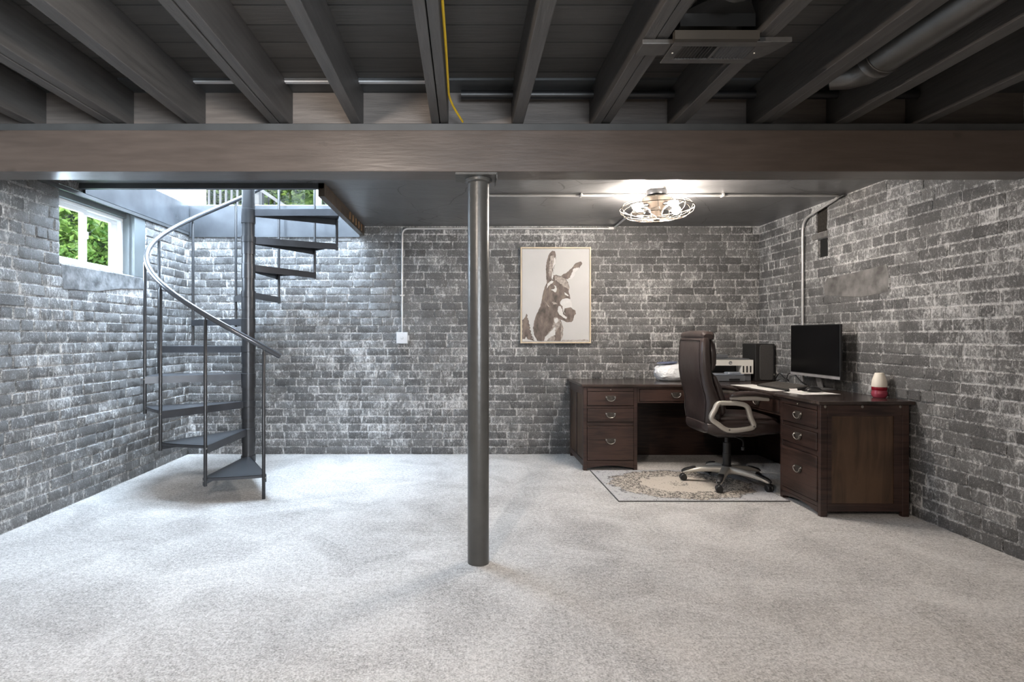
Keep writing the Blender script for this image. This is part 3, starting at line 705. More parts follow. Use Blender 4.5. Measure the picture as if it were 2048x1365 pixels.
def pp(pts, mi):
    lay[0] += 1; y = yf+.006-.00012*lay[0]; g.mi = mi
    g.poly([(PX(a), y, PZ(b)) for (a, b) in pts])
random.seed(11)
def rag(pts, amp, step=14):
    out = []
    for i in range(len(pts)):
        a, b = pts[i], pts[(i+1)%len(pts)]; n_ = max(1, int(math.hypot(b[0]-a[0], b[1]-a[1])/step))
        for k in range(n_):
            t = k/n_; out.append((a[0]+(b[0]-a[0])*t+random.uniform(-amp,amp), a[1]+(b[1]-a[1])*t+random.uniform(-amp,amp)))
    return [(min(978,max(152,a)), min(1258,b)) for a, b in out]
# distant hedge and the fir at the left
pp(rag([(640,1255),(640,1243),(800,1246),(900,1238),(978,1244),(978,1256)], 3), 2)
fir = []
for k in range(9): y = 915+k*40; fir += [(205+10+k*11, y+22), (205+4+k*9, y+30)]
fl = [(152, 1256), (300, 1256), (290,1200)]+fir[::-1]+[(200,915)]+[(195,960),(160,985),(152,1000)]
pp(rag(fl, 7), 1)
pp(rag([(152,1232),(230,1240),(290,1256),(152,1256)], 3), 3)
pp([(185,1232),(200,1200),(215,1230),(235,1256),(185,1256)], 3)
# left ear, right ear
pp(rag([(455,530),(447,440),(445,330),(462,240),(490,165),(525,135),(555,140),(568,175),(568,290),(545,340),(540,400),(530,470),(500,520)], 3), 1)
pp(rag([(500,205),(545,190),(556,290),(530,340),(520,420),(505,480),(480,420),(492,300)], 7), 2)
pp(rag([(548,230),(562,210),(566,290),(545,330),(530,440),(540,470),(515,480),(530,380)], 4), 3)
pp(rag([(630,450),(700,408),(765,350),(800,305),(845,278),(880,270),(895,290),(880,320),(860,350),(815,345),(800,400),(790,455),(755,478),(700,490)], 4), 1)
pp(rag([(785,355),(858,342),(840,372),(805,410),(806,440),(770,480),(720,490),(760,440)], 6), 3)
# head and neck
pp(rag([(455,535),(490,500),(530,490),(540,440),(575,435),(640,455),(690,480),(720,530),(738,590),(728,640),(745,700),(750,740),(700,790),(768,850),(812,880),(820,920),(795,945),(785,1000),(760,1020),(700,1022),(655,1000),(625,990),(650,1060),(655,1150),(628,1258),(340,1258),(300,1180),(285,1100),(300,1010),(330,920),(375,830),(395,740),(415,640),(432,580)], 3), 1)
pp(rag([(560,440),(640,460),(700,500),(730,560),(735,610),(700,590),(640,560),(590,520),(550,480)], 8), 2)
pp(rag([(465,545),(520,500),(545,520),(490,560),(455,610)], 4), 3)
pp([(545,562),(570,575),(582,610),(575,640),(560,655),(530,630),(505,620),(550,610),(560,590)], 3)
pp([(675,650),(700,668),(728,690),(722,702),(680,680)], 3)
pp(rag([(440,770),(470,800),(490,840),(455,800)], 4), 2)
pp(rag([(520,770),(570,775),(590,800),(540,800)], 5), 2)
pp(rag([(622,770),(650,735),(700,725),(745,735),(765,780),(772,835),(720,845),(680,850),(668,895),(690,925),(660,900),(652,830),(625,800)], 3), 3)
pp(rag([(600,820),(630,830),(650,870),(660,930),(710,960),(700,985),(660,965),(610,930),(590,880)], 4), 3)
pp(rag([(545,960),(600,965),(625,1000),(620,1060),(590,1120),(560,1160),(550,1250),(520,1258),(425,1258),(440,1200),(520,1110),(540,1030)], 9), 2)
pp(rag([(520,1120),(565,1080),(560,1180),(500,1200),(455,1255),(428,1255),(440,1210)], 8), 3)
pp(rag([(625,1000),(650,1060),(662,1100),(655,1190),(632,1250),(628,1100)], 4), 2)
pp(rag([(545,985),(590,970),(600,1010),(560,1040)], 5), 3)
pp([(282,1175),(300,1190),(335,1256),(315,1256)], 3)
g.build('donkey_print', [M_print_bg, M_print_dark, M_print_mid, M_print_light], pic, label='sepia donkey print')

# ------------------------------------------------------------------ L-shaped desk
DZ = .765
dk = empty('corner_desk', (2.3, 4.9, 0), 'L-shaped dark espresso wooden desk with two drawer pedestals in the corner', 'desk')
# top
TT = .024
L = [(1.03,5.025),(2.20,5.025),(2.325,4.90),(2.325,3.735),(2.962,3.735),(2.962,5.728),(1.03,5.728)]
MB().prism([(x,y,DZ-TT) for x,y in L], (0,0,TT)).build('desktop', M_woodtop, dk, bevel=.006, label='glossy dark desktop')
def bail(c, T, par, lock=False):
    g = MB()
    M_plate = bpy.data.materials.get('handle_plate') or simple('handle_plate', (.085,.075,.066,1), .4, .7, noise=.3, nscale=60)
    g.mi = 1
    g.prism([(c[0]-.048,-.001,c[1]+.026),(c[0]+.048,-.001,c[1]+.026),(c[0]+.040,-.001,c[1]-.004),(c[0]+.022,-.001,c[1]-.026),(c[0]-.022,-.001,c[1]-.026),(c[0]-.040,-.001,c[1]-.004)], (0,-.003,0))
    g.mi = 0
    P = [(c[0]+.038*math.cos(R(a)), -.016, c[1]+.010+.032*math.sin(R(a))) for a in range(180, 361, 15)]
    g.tube([(c[0]-.038,-.003,c[1]+.012)]+P+[(c[0]+.038,-.003,c[1]+.012)], .003, 7)
    for s in (-1, 1): g.lathe([(.007,-.001),(.007,-.008),(.003,-.012)], (c[0]+s*.038, 0, c[1]+.012), 10, 'y')
    g.xf(T); return g.build('handle', [M_brass, M_plate], par, smooth=True, label='aged metal pull handle')
def pedestal(T, w_, d_, panel_side):
    H = DZ-TT-.001
    g = MB(); st = .032
    # carcass core
    g.box(.012, w_-.012, .018, d_-.012, .055, H)
    # corner posts
    for x0 in (0, w_-st):
        for y0_ in (0, d_-.045): g.box(x0, x0+st, y0_, y0_+.045, 0, H)
    # front rails
    for (za, zb) in ((.700,H),(.549,.576),(.394,.430)): g.box(st, w_-st, .002, .03, za, zb)
    g.box(st, w_-st, -.001, .03, .062, .091)
    # arched base front
    ar = [(st, .062), (w_-st, .062), (w_-st, .018)]+[(w_-st-(w_-2*st)*k/12, .018+.026*math.sin(PI*k/12)) for k in range(1,12)]+[(st,.018)]
    g.prism([(a, -.001, b) for a, b in ar], (0,.026,0))
    # side rails, sides recessed
    for s in (0, 1):
        xa, xb = (0, .012) if s == 0 else (w_-.012, w_)
        g.box(xa, xb, .045, d_-.045, H-.075, H); g.box(xa, xb, .045, d_-.045, .035, .0875)
    ob_ = g.xf(T).build('pedestal_frame', M_wood, dk, bevel=.003)
    for s in (0, 1):
        g = MB(); xa, xb = (.006, .0119) if s == 0 else (w_-.0119, w_-.006)
        g.box(xa, xb, .045 if s == 0 else .073, d_-.045 if s == 0 else d_-.101, .088, H-.0755)
        g.xf(T).build('side_panel', M_woodpanel, ob_, label='lighter brown recessed side panel')
        if s == 1:
            [MB().box(w_-.0119, w_, ya_, yb_, .0875, H-.075).xf(T).build('stile', M_wood, ob_) for ya_, yb_ in ((.045,.073),(d_-.101,d_-.045))]
        else:
            g = MB().box(0, .0119, d_*.5-.02, d_*.5+.02, .0875, H-.075); g.xf(T).build('stile', M_wood, ob_)
    # writing slide
    MB().box(st+.002, w_-st-.002, -.004, .018, .703, .732).xf(T).build('pull_out_slide', M_wood, dk, bevel=.002)
    MB().lathe([(.004,-.016),(.006,-.012),(.003,-.004)], (w_*.5, 0, .718), 10, 'y').xf(T).build('slide_knob', M_brass, dk, smooth=True)
    for (za, zb, hz) in ((.578,.698,.640),(.432,.547,.492),(.093,.392,.262)):
        dr_ = MB().box(st+.002, w_-st-.002, -.006, .016, za, zb).xf(T).build('drawer', M_wood, dk, bevel=.004)
        T2 = T @ Matrix.Translation((0,-.006,0))
        bail((w_*.5, hz), T2, dr_)
T1 = Matrix.Translation((1.049, 5.039, 0))
pedestal(T1, .478, .66, 0)
T2 = Matrix.Translation((2.345, 4.233, 0)) @ Matrix.Rotation(R(-90), 4, 'Z')
pedestal(T2, .481, .585, 1)
# aprons, shallow drawers, back panels
def apron(T, w_):
    g = MB().box(0, w_, .0, .02, .722, DZ-TT-.001).box(0, w_, .0, .02, .598, .612).box(0, .02, 0, .02, .612, .722).box(w_-.02, w_, 0, .02, .612, .722)
    a = g.xf(T).build('apron', M_wood, dk, bevel=.002)
    d_ = MB().box(.022, w_-.022, -.004, .3, .614, .720).xf(T).build('drawer', M_wood, dk, bevel=.003)
    bail((w_*.5, .668), T @ Matrix.Translation((0,-.004,0)), d_)
apron(Matrix.Translation((1.529, 5.045, 0)), .68)
apron(Matrix.Translation((2.352, 4.90, 0)) @ Matrix.Rotation(R(-90), 4, 'Z'), .66)
MB().prism([(2.21,5.045,.598),(2.352,4.905,.598),(2.37,4.92,.598),(2.23,5.06,.598)], (0,0,DZ-TT-.6)).build('corner_apron', M_wood, dk)
MB().box(1.529, 2.955, 5.70, 5.715, .0, DZ-TT-.001).build('back_panel', M_wood, dk)
MB().box(2.935, 2.95, 4.236, 5.699, .0, DZ-TT-.001).build('back_panel', M_wood, dk)
for x in (2.375, 2.62, 2.87):
    MB().lathe([(.009,-.001),(.009,-.003),(.004,-.005)], (x, 3.752, .728), 12, 'y').build('screw_cap', M_brass, dk, smooth=True)

# ------------------------------------------------------------------ rug
def rug_mat():
    m, n, l, p = newmat('rug_pattern')
    tc = n.new('ShaderNodeTexCoord'); sp = n.new('ShaderNodeSeparateXYZ'); l.new(tc.outputs['Object'], sp.inputs[0])
    def mt(op, a, b=None, c=None, clamp=False):
        q = n.new('ShaderNodeMath'); q.operation = op; q.use_clamp = clamp
        for i, x in enumerate((a,b,c)):
            if x is None: continue
            if isinstance(x, (int,float)): q.inputs[i].default_value = x
            else: l.new(x, q.inputs[i])
        return q.outputs[0]
    # distance of a lobed medallion centred on the rug
    x = mt('DIVIDE', sp.outputs['X'], .56); y = mt('DIVIDE', sp.outputs['Y'], .44)
    r = mt('SQRT', mt('ADD', mt('MULTIPLY', x, x), mt('MULTIPLY', y, y)))
    an = mt('ARCTAN2', y, x)
    lob = mt('MULTIPLY', mt('ABSOLUTE', mt('SINE', mt('MULTIPLY', an, 6))), .07)
    nz = n.new('ShaderNodeTexNoise'); nz.inputs['Scale'].default_value = 22; nz.inputs['Detail'].default_value = 4; l.new(tc.outputs['Object'], nz.inputs['Vector'])
    rr = mt('ADD', mt('ADD', r, lob), mt('MULTIPLY', mt('SUBTRACT', nz.outputs['Fac'], .5), .28))
    # scroll work: bands of distorted waves
    wv = n.new('ShaderNodeTexVoronoi'); wv.feature = 'DISTANCE_TO_EDGE'; wv.inputs['Scale'].default_value = 26; l.new(tc.outputs['Object'], wv.inputs['Vector'])
    n2 = n.new('ShaderNodeTexNoise'); n2.inputs['Scale'].default_value = 55; n2.inputs['Detail'].default_value = 3; n2.inputs['Distortion'].default_value = 1.5; l.new(tc.outputs['Object'], n2.inputs['Vector'])
    lines = mt('MULTIPLY', mt('LESS_THAN', wv.outputs['Distance'], .13), mt('GREATER_THAN', n2.outputs['Fac'], .46))
    blot = mt('GREATER_THAN', n2.outputs['Fac'], .555)
    lines = mt('MAXIMUM', lines, blot)
    band = mt('MULTIPLY', mt('GREATER_THAN', rr, .60), mt('LESS_THAN', rr, 1.05))
    core = mt('MAXIMUM', mt('LESS_THAN', rr, .2), mt('MULTIPLY', mt('LESS_THAN', rr, .6), mt('GREATER_THAN', n2.outputs['Fac'], .65)))
    rim1 = mt('LESS_THAN', mt('ABSOLUTE', mt('SUBTRACT', rr, .62)), .016); rim2 = mt('LESS_THAN', mt('ABSOLUTE', mt('SUBTRACT', rr, 1.02)), .018)
    sparse = mt('MULTIPLY', mt('GREATER_THAN', rr, 1.04), mt('GREATER_THAN', n2.outputs['Fac'], .615))
    rim1 = mt('MULTIPLY', rim1, mt('GREATER_THAN', n2.outputs['Fac'], .49)); rim2 = mt('MULTIPLY', rim2, mt('GREATER_THAN', n2.outputs['Fac'], .47))
    bx_ = mt('MAXIMUM', mt('GREATER_THAN', mt('ABSOLUTE', sp.outputs['X']), .612), mt('GREATER_THAN', mt('ABSOLUTE', sp.outputs['Y']), .464))
    dk_ = mt('MAXIMUM', mt('MAXIMUM', mt('MULTIPLY', band, lines), mt('MULTIPLY', core, blot)), mt('MAXIMUM', mt('MAXIMUM', rim1, rim2), mt('MAXIMUM', sparse, bx_)), clamp=True)
    inner = mt('LESS_THAN', rr, 1.02)
    mx = n.new('ShaderNodeMix'); mx.data_type = 'RGBA'; mx.inputs[6].default_value = (.42,.42,.43,1); mx.inputs[7].default_value = (.50,.45,.39,1); l.new(inner, mx.inputs[0])
    mz = n.new('ShaderNodeMix'); mz.data_type = 'RGBA'; mz.inputs[7].default_value = (.028,.025,.025,1); l.new(mx.outputs[2], mz.inputs[6]); l.new(mt('MULTIPLY', dk_, .85), mz.inputs[0])
    l.new(mz.outputs[2], p.inputs['Base Color']); p.inputs['Roughness'].default_value = .95
    return m
rg = MB().box(-.618,.618,-.470,.470,0,.007).build('area_rug', rug_mat())
rg.location = (1.722, 4.562, .0008)
tag(rg, 'cream and grey rug with a dark scrolling medallion under the office chair', 'rug')

# ------------------------------------------------------------------ office chair (faces +X)
CX, CY = 2.11, 4.585
ch = empty('office_chair', (CX, CY, 0), 'high-backed brown leather office chair with silver arms on five casters', 'chair')
RZ = .0088
# base
hub = MB().lathe([(.0,.085),(.042,.085),(.045,.13),(.034,.15),(.0,.15)], (CX,CY,0), 24)
hub.build('base_hub', M_silver, ch, smooth=True)
for k in range(5):
    a = R(-52+72*k); ca, sa = math.cos(a), math.sin(a); t = Vector((ca,sa,0)); s_ = Vector((-sa,ca,0)); c0 = Vector((CX,CY,0))
    secs = []
    for (r, z, w_, h_) in ((.02,.118,.036,.030),(.10,.120,.034,.025),(.2,.111,.030,.020),(.28,.095,.026,.016),(.325,.082,.021,.013),(.335,.078,.012,.006)):
        secs.append((c0+t*r+Vector((0,0,z)), s_*w_, Vector((0,0,h_))))
    lg = MB().loft(secs, 16, 3).build('base_leg', M_silver, ch, smooth=True)
    secs = []
    for (r, z, w_, h_) in ((.235,.127,.020,.003),(.26,.120,.024,.008),(.32,.098,.023,.011),(.343,.084,.014,.009)):
        secs.append((c0+t*r+Vector((0,0,z)), s_*w_, Vector((0,0,h_))))
    MB().loft(secs, 16, 3).build('foot_pad', M_black, lg, smooth=True)
    # caster
    wc = c0+t*.33+Vector((0,0,RZ+.027)); ca2 = R(-52+72*k+[60,150,20,100,200][k]); ax = Vector((math.cos(ca2), math.sin(ca2), 0)); up = Vector((0,0,1)); fw_ = ax.cross(up)
    g = MB()
    for s in (-1, 1):
        rs = []
        for (r, h) in ((.004,.004),(.024,.004),(.027,.008),(.027,.020),(.022,.025),(.006,.026)):
            rs.append([tuple(wc+ax*(s*h)+(fw_*math.cos(2*PI*j/20)+up*math.sin(2*PI*j/20))*r) for j in range(20)])
        g.rings(rs)
    g.tube([wc+Vector((0,0,.0)), wc+Vector((0,0,.040))], .008, 8)
    g.loft([(wc+up*.018-fw_*.02, ax*.012, up*.006), (wc+up*.026, ax*.018, up*.008), (wc+up*.018+fw_*.02, ax*.012, up*.006)], 12)
    g.build('caster', M_black, ch, smooth=True)
MB().lathe([(.036,.14),(.036,.155),(.031,.16),(.031,.25),(.029,.252),(.029,.335),(.019,.338),(.019,.40)], (CX,CY,0), 24).build('gas_column', M_black, ch, smooth=True)
MB().box(CX-.11, CX+.11, CY-.07, CY+.07, .385, .42).build('tilt_mechanism', M_black, ch, bevel=.012)
MB().tube(bend([(CX+.03,CY-.06,.40),(CX+.05,CY-.17,.385),(CX+.035,CY-.20,.34)], .03), .007, 8).lathe([(.0,-.012),(.013,-.01),(.013,.012),(0,.014)], (CX+.03,CY-.205,.325), 12).build('height_lever', M_black, ch, smooth=True)
# seat
secs = []
for (x, z, hw, hh) in ((1.845,.490,.17,.030),(1.865,.487,.22,.052),(1.94,.485,.25,.066),(2.08,.487,.262,.070),(2.25,.490,.262,.070),(2.38,.490,.25,.064),(2.445,.480,.225,.048),(2.465,.475,.16,.022)):
    secs.append(((x, CY, z), (0,hw,0), (0,0,hh)))
MB().loft(secs, 36, 3.4).build('seat', M_leather, ch, smooth=True)
secs = []
for (x, z, hw, hh) in ((1.93,.548,.15,.012),(1.98,.553,.20,.03),(2.15,.556,.215,.034),(2.33,.553,.21,.03),(2.43,.540,.16,.014)):
    secs.append(((x, CY, z), (0,hw,0), (0,0,hh)))
MB().loft(secs, 30, 3).build('seat_cushion', M_leather, ch, smooth=True)
# shell under the seat
MB().loft([((1.87,CY,.455),(0,.12,0),(0,0,.008)), ((1.95,CY,.430),(0,.20,0),(0,0,.020)), ((2.2,CY,.428),(0,.22,0),(0,0,.018)), ((2.42,CY,.445),(0,.18,0),(0,0,.01))], 30, 3).build('seat_shell', M_leather, ch, smooth=True)
# backrest: rear shell with cushions in front
bk = []
for (z, xr, xf, hw) in ((.470,1.895,1.935,.15),(.482,1.868,1.96,.19),(.53,1.848,1.975,.222),(.60,1.843,1.985,.238),(.68,1.848,1.975,.245),(.74,1.838,1.950,.248),(.82,1.815,1.915,.250),(.92,1.800,1.895,.250),(1.02,1.797,1.890,.247),(1.10,1.800,1.888,.242),(1.155,1.806,1.888,.236),(1.178,1.815,1.882,.228),(1.186,1.83,1.87,.21)):
    bk.append((((xr+xf)/2, CY, z), ((xf-xr)/2,0,0), (0,hw,0)))
sh = MB().loft(bk, 40, 4.5).build('backrest', M_leather, ch, smooth=True)
sm = MB()
for s in (-1, 1):
    pts = [(xr+.006, CY+s*(hw-.018), z) for (z, xr, xf, hw) in ((.50,1.862,0,.205),(.53,1.842,0,.232),(.60,1.837,0,.25),(.68,1.842,0,.257),(.74,1.832,0,.26),(.82,1.809,0,.262),(.92,1.794,0,.262),(1.02,1.791,0,.259),(1.10,1.794,0,.254),(1.155,1.800,0,.248),(1.172,1.806,0,.238))]
    sm.tube([(a_+.004, CY+(b_-CY)*.86, c_) for a_, b_, c_ in pts], .0028, 6)
sm.tube([(1.806, CY-.20, 1.160),(1.802,CY,1.164),(1.806,CY+.20,1.160)], .0028, 6)
sm.build('seam', simple('seam_thread', (.015,.010,.010,1), .5), sh, smooth=True)
# headrest roll over the top
MB().loft([((1.868,CY-.222,1.190),(.035,0,0),(0,0,.02)), ((1.868,CY-.205,1.195),(.052,0,0),(0,0,.034)), ((1.865,CY-.1,1.200),(.056,0,0),(0,0,.038)), ((1.865,CY+.1,1.200),(.056,0,0),(0,0,.038)), ((1.868,CY+.205,1.195),(.052,0,0),(0,0,.034)), ((1.868,CY+.222,1.190),(.035,0,0),(0,0,.02))], 24, 2.6).build('headrest_roll', M_leather, ch, smooth=True)
secs = []
for (z, x, hx, hw) in ((.905,1.905,.012,.14),(.925,1.914,.03,.18),(.98,1.918,.042,.20),(1.06,1.918,.044,.20),(1.13,1.912,.040,.195),(1.165,1.905,.024,.17),(1.175,1.90,.01,.14)):
    secs.append(((x, CY, z), (hx,0,0), (0,hw,0)))
MB().loft(secs, 30, 3).build('head_cushion', M_leather, ch, smooth=True)
secs = []
for (z, x, hx, hw) in ((.56,1.985,.02,.16),(.60,1.99,.04,.20),(.70,1.985,.044,.21),(.80,1.955,.040,.21),(.88,1.925,.034,.20),(.905,1.915,.014,.17)):
    secs.append(((x, CY, z), (hx,0,0), (0,hw,0)))
MB().loft(secs, 30, 3).build('lumbar_cushion', M_leather, ch, smooth=True)
# arms
def rbox_sweep(mb, path, hy, hr, n=12):
    k = len(path); P = [Vector(p) for p in path]; rs = []
    for i in range(k):
        T = (P[(i+1)%k]-P[(i-1)%k]).normalized(); Nn = Vector((-T.z,0,T.x)); ring = []
        for j in range(n):
            a = 2*PI*j/n; ca, sa = math.cos(a), math.sin(a)
            ring.append(P[i]+Vector((0,1,0))*hy*(abs(ca)**.6)*(1 if ca>=0 else -1)+Nn*hr*(abs(sa)**.6)*(1 if sa>=0 else -1))
        rs.append(ring)
    mb.rings(rs, closed=True)
for s in (-1, 1):
    yc = CY+s*.268
    K = (CY-.268)/1138.0; XO = 0 if s < 0 else .035
    pts = [(1437,808),(1458,807),(1478,808),(1494,814),(1501,836),(1507,853),(1490,859),(1456,861),(1436,849),(1423,837),(1430,820)]
    P = [((x-930)*K+XO, yc, 1.2-(y-671)*K) for (x, y) in pts]
    Q = []
    for i in range(len(P)):     # smooth closed Catmull-Rom
        p0, p1, p2, p3 = [Vector(P[(i+k_-1)%len(P)]) for k_ in range(4)]
        for q in range(4):
            t = q/4; Q.append(.5*((2*p1)+(p2-p0)*t+(2*p0-5*p1+4*p2-p3)*t*t+(-p0+3*p1-3*p2+p3)*t**3))
    g = MB(); rbox_sweep(g, Q, .019, .0185)
    am = g.build('armrest', M_silver, ch, smooth=True)
    secs = []
    for (x, z, hw, hh) in ((2.01,.738,.018,.008),(2.022,.745,.03,.018),(2.10,.757,.036,.020),(2.20,.757,.036,.018),(2.28,.745,.033,.016),(2.325,.730,.028,.012),(2.335,.725,.014,.005)):
        secs.append(((x, yc, z), (0,hw,0), (0,0,hh)))
    MB().loft(secs, 20, 2.6).build('arm_pad', M_leather, am, smooth=True, label='brown leather arm pad')
    MB().loft([((2.015,yc,.722),(0,.018,0),(0,0,.010)), ((2.10,yc,.722),(0,.018,0),(0,0,.017)), ((2.20,yc,.722),(0,.018,0),(0,0,.018)), ((2.30,yc,.712),(0,.018,0),(0,0,.012))], 16, 3).build('pad_support', M_silver, am, smooth=True)
    for (x, y) in ((1439,811),(1427,836),(1457,860),(1506,853)):
        MB().lathe([(.0,-.019),(.0065,-.0195),(.0065,-.015),(.0,-.015)], ((x-930)*K+XO, yc if s < 0 else yc+.034, 1.2-(y-671)*K), 12, 'y').build('bolt', simple('bolt_metal', (.12,.11,.10,1), .4, .5) if s < 0 and x == 1439 else bpy.data.materials['bolt_metal'], am)
    # brackets holding the arm loop to the seat and the back
    MB().box(2.02, 2.08, min(yc-s*.01, yc-s*.04), max(yc-s*.01, yc-s*.04), .455, .49).build('bracket', M_black, am, bevel=.004)
    MB().box(1.905, 1.94, min(yc-s*.01, yc-s*.05), max(yc-s*.01, yc-s*.05), .56, .60).build('bracket', M_black, am, bevel=.004)

# ------------------------------------------------------------------ things on the desk
ZT = DZ+.0008
# monitor, screen towards -X
mo = empty('monitor', (2.86, 4.615, ZT), 'large black flat-screen monitor with silver chin on the desk by the right wall', 'monitor')
my0, my1, mz0, mz1, mx_ = 4.292, 4.942, .862, 1.286, 2.83
MB().box(mx_, mx_+.018, my0, my1, mz0, mz1).loft([((mx_+.018,4.617,1.06),(0,.27,0),(0,0,.17)), ((mx_+.034,4.617,1.05),(0,.2,0),(0,0,.12))], 24, 5).build('housing', M_black, mo, bevel=.003)
def screen_mat():
    m, n, l, p = newmat('dark_screen'); p.inputs['Base Color'].default_value = (.003,.003,.0035,1); p.inputs['Roughness'].default_value = .22; p.inputs['Specular IOR Level'].default_value = .08; return m
MB().box(mx_-.0015, mx_, my0+.006, my1-.006, mz0+.028, mz1-.006).build('screen', screen_mat(), mo)
MB().box(mx_-.003, mx_, my0, my1, mz0, mz0+.022).build('chin', simple('silver_plastic', (.42,.42,.44,1), .35, .5), mo, bevel=.001, label='silver lower bezel')
MB().prism([(mx_+.018,4.585,.90),(mx_+.018,4.645,.90),(mx_+.05,4.645,ZT+.01),(mx_+.05,4.585,ZT+.01)], (.012,0,0)).build('stand', simple('stand_metal', (.25,.25,.255,1), .35, .6), mo, bevel=.003)
MB().loft([((mx_+.02,4.615,ZT),(.10,0,0),(0,.13,0)), ((mx_+.02,4.615,ZT+.008),(.10,0,0),(0,.13,0)), ((mx_+.02,4.615,ZT+.010),(.096,0,0),(0,.126,0))], 32, 4).build('stand_base', bpy.data.materials['stand_metal'], mo, smooth=True)
# keyboard
M_key = simple('key_plastic', (.075,.070,.066,1), .5, noise=.1)
kb = empty('keyboard', (2.58, 4.61, ZT), 'dark keyboard lying on papers in front of the monitor', 'keyboard')
kx0, kx1, ky0, ky1 = 2.485, 2.665, 4.385, 4.845
def kz(x): return ZT+.012+(x-kx0)*.16
MB().prism([(kx0,ky0,ZT+.003),(kx1,ky0,ZT+.003),(kx1,ky0,kz(kx1)),(kx0,ky0,kz(kx0))], (0,ky1-ky0,0)).build('case', M_black, kb, bevel=.003)
kg = MB()
for r_ in range(6):
    for c_ in range(21):
        x = kx0+.012+r_*.027; y = ky0+.010+c_*.0212
        if r_ == 0 and 6 < c_ < 13 and c_ != 7: continue
        y2 = y+.0185 if not (r_ == 0 and c_ == 7) else y+.0185+.106
        kg.prism([(x,y,kz(x)+.0005),(x+.023,y,kz(x+.023)+.0005),(x+.023,y2,kz(x+.023)+.0005),(x,y2,kz(x)+.0005)], (-.0008,0,.005))
kgo = kg.build('keys', M_key, kb); kgo['kind'] = 'stuff'
# mouse
ms = empty('computer_mouse', (2.72, 4.40, ZT+.0035), 'black computer mouse on white papers beside the keyboard', 'mouse')
MO = (-.055,-.085)
secs = [((2.655,4.42,ZT+.014),(0,.02,0),(0,0,.008)), ((2.67,4.42,ZT+.020),(0,.029,0),(0,0,.016)), ((2.71,4.42,ZT+.024),(0,.032,0),(0,0,.020)), ((2.745,4.42,ZT+.021),(0,.031,0),(0,0,.017)), ((2.765,4.42,ZT+.014),(0,.02,0),(0,0,.009))]
MB().loft([((a_[0]+MO[0],a_[1]+MO[1],a_[2]),b_,c_) for a_,b_,c_ in secs], 24, 2.4).build('shell', M_black, ms, smooth=True)
MB().tube([(2.617,4.332,ZT+.031),(2.617,4.338,ZT+.031)], .009, 14).build('scroll_wheel', M_key, ms, smooth=True)
# papers
M_paper = simple('white_paper', (.74,.73,.71,1), .7, noise=.04)
def paper(cx, cy, w_, h_, ang, z, label, th=.0006):
    g = MB().box(-w_/2, w_/2, -h_/2, h_/2, 0, th); o = g.build('paper_sheet', M_paper); o.location = (cx, cy, z); o.rotation_euler = (0,0,R(ang))
    return tag(o, label, 'paper', 'papers on the desk')
paper(2.455, 4.86, .216, .279, 12, ZT, 'white paper sheet at the far end of the keyboard, nearest the chair back')
paper(2.465, 4.56, .216, .279, 4, ZT+.0008, 'white paper sheet half under the front edge of the keyboard')
paper(2.60, 4.27, .216, .30, 97, ZT, 'white paper sheet under the mouse at the near end of the keyboard')
e = empty('envelope', (2.50, 4.24, ZT), 'small folded white paper standing open just left of the mouse', 'paper')
e2 = MB().prism([(2.47,4.30,ZT+.001),(2.53,4.32,ZT+.001),(2.545,4.36,ZT+.024),(2.475,4.345,ZT+.024)], (.0,.0,.0015)).prism([(2.46,4.27,ZT+.001),(2.58,4.28,ZT+.001),(2.57,4.35,ZT+.010),(2.47,4.34,ZT+.010)], (0,0,.0015))
e2.build('folded_sheet', M_paper, e)
# speaker
sk = empty('speaker', (2.85, 5.53, ZT), 'black bookshelf speaker in the desk corner beside the printer', 'speaker')
sx0, sx1, sy0, sy1, sz = 2.757, 2.942, 5.40, 5.655, 1.118
M_spk = simple('speaker_black', (.016,.015,.015,1), .45, noise=.1)
MB().box(sx0, sx1, sy0, sy1, ZT, sz).build('cabinet', M_spk, sk, bevel=.004)
MB().loft([(((sx0+.102),sy0-.0005,(ZT+sz)/2),(.064,0,0),(0,0,.168)), (((sx0+.102),sy0-.010,(ZT+sz)/2),(.062,0,0),(0,0,.166))], 32, 9).build('grille', simple('grille_cloth', (.045,.042,.040,1), .9, noise=.2, nscale=150), sk)
MB().lathe([(0,-.014),(.008,-.013),(.009,-.0005)], (sx1-.012, sy0, ZT+.06), 14, 'y').build('knob', M_brass, sk, smooth=True)
# cable by the speaker
tag(MB().tube(bend([(2.935,5.38,ZT+.02),(2.93,5.30,ZT+.09),(2.95,5.22,ZT+.02),(2.93,5.16,ZT+.085),(2.945,5.10,ZT+.10),(2.95,5.0,ZT+.03),(2.94,4.9,ZT+.006)], .04), .0045, 8).build('power_cable', M_black, smooth=True),
    'tangled black cable on the desk between the speaker and the monitor', 'cable')
tag(MB().tube(bend([(2.80,5.14,ZT+.005),(2.82,5.08,ZT+.05),(2.88,5.04,ZT+.02),(2.82,5.0,ZT+.06),(2.80,4.96,ZT+.007)], .03), .004, 8).build('monitor_cable', M_black, smooth=True),
    'black cable curling on the desk just left of the monitor', 'cable')
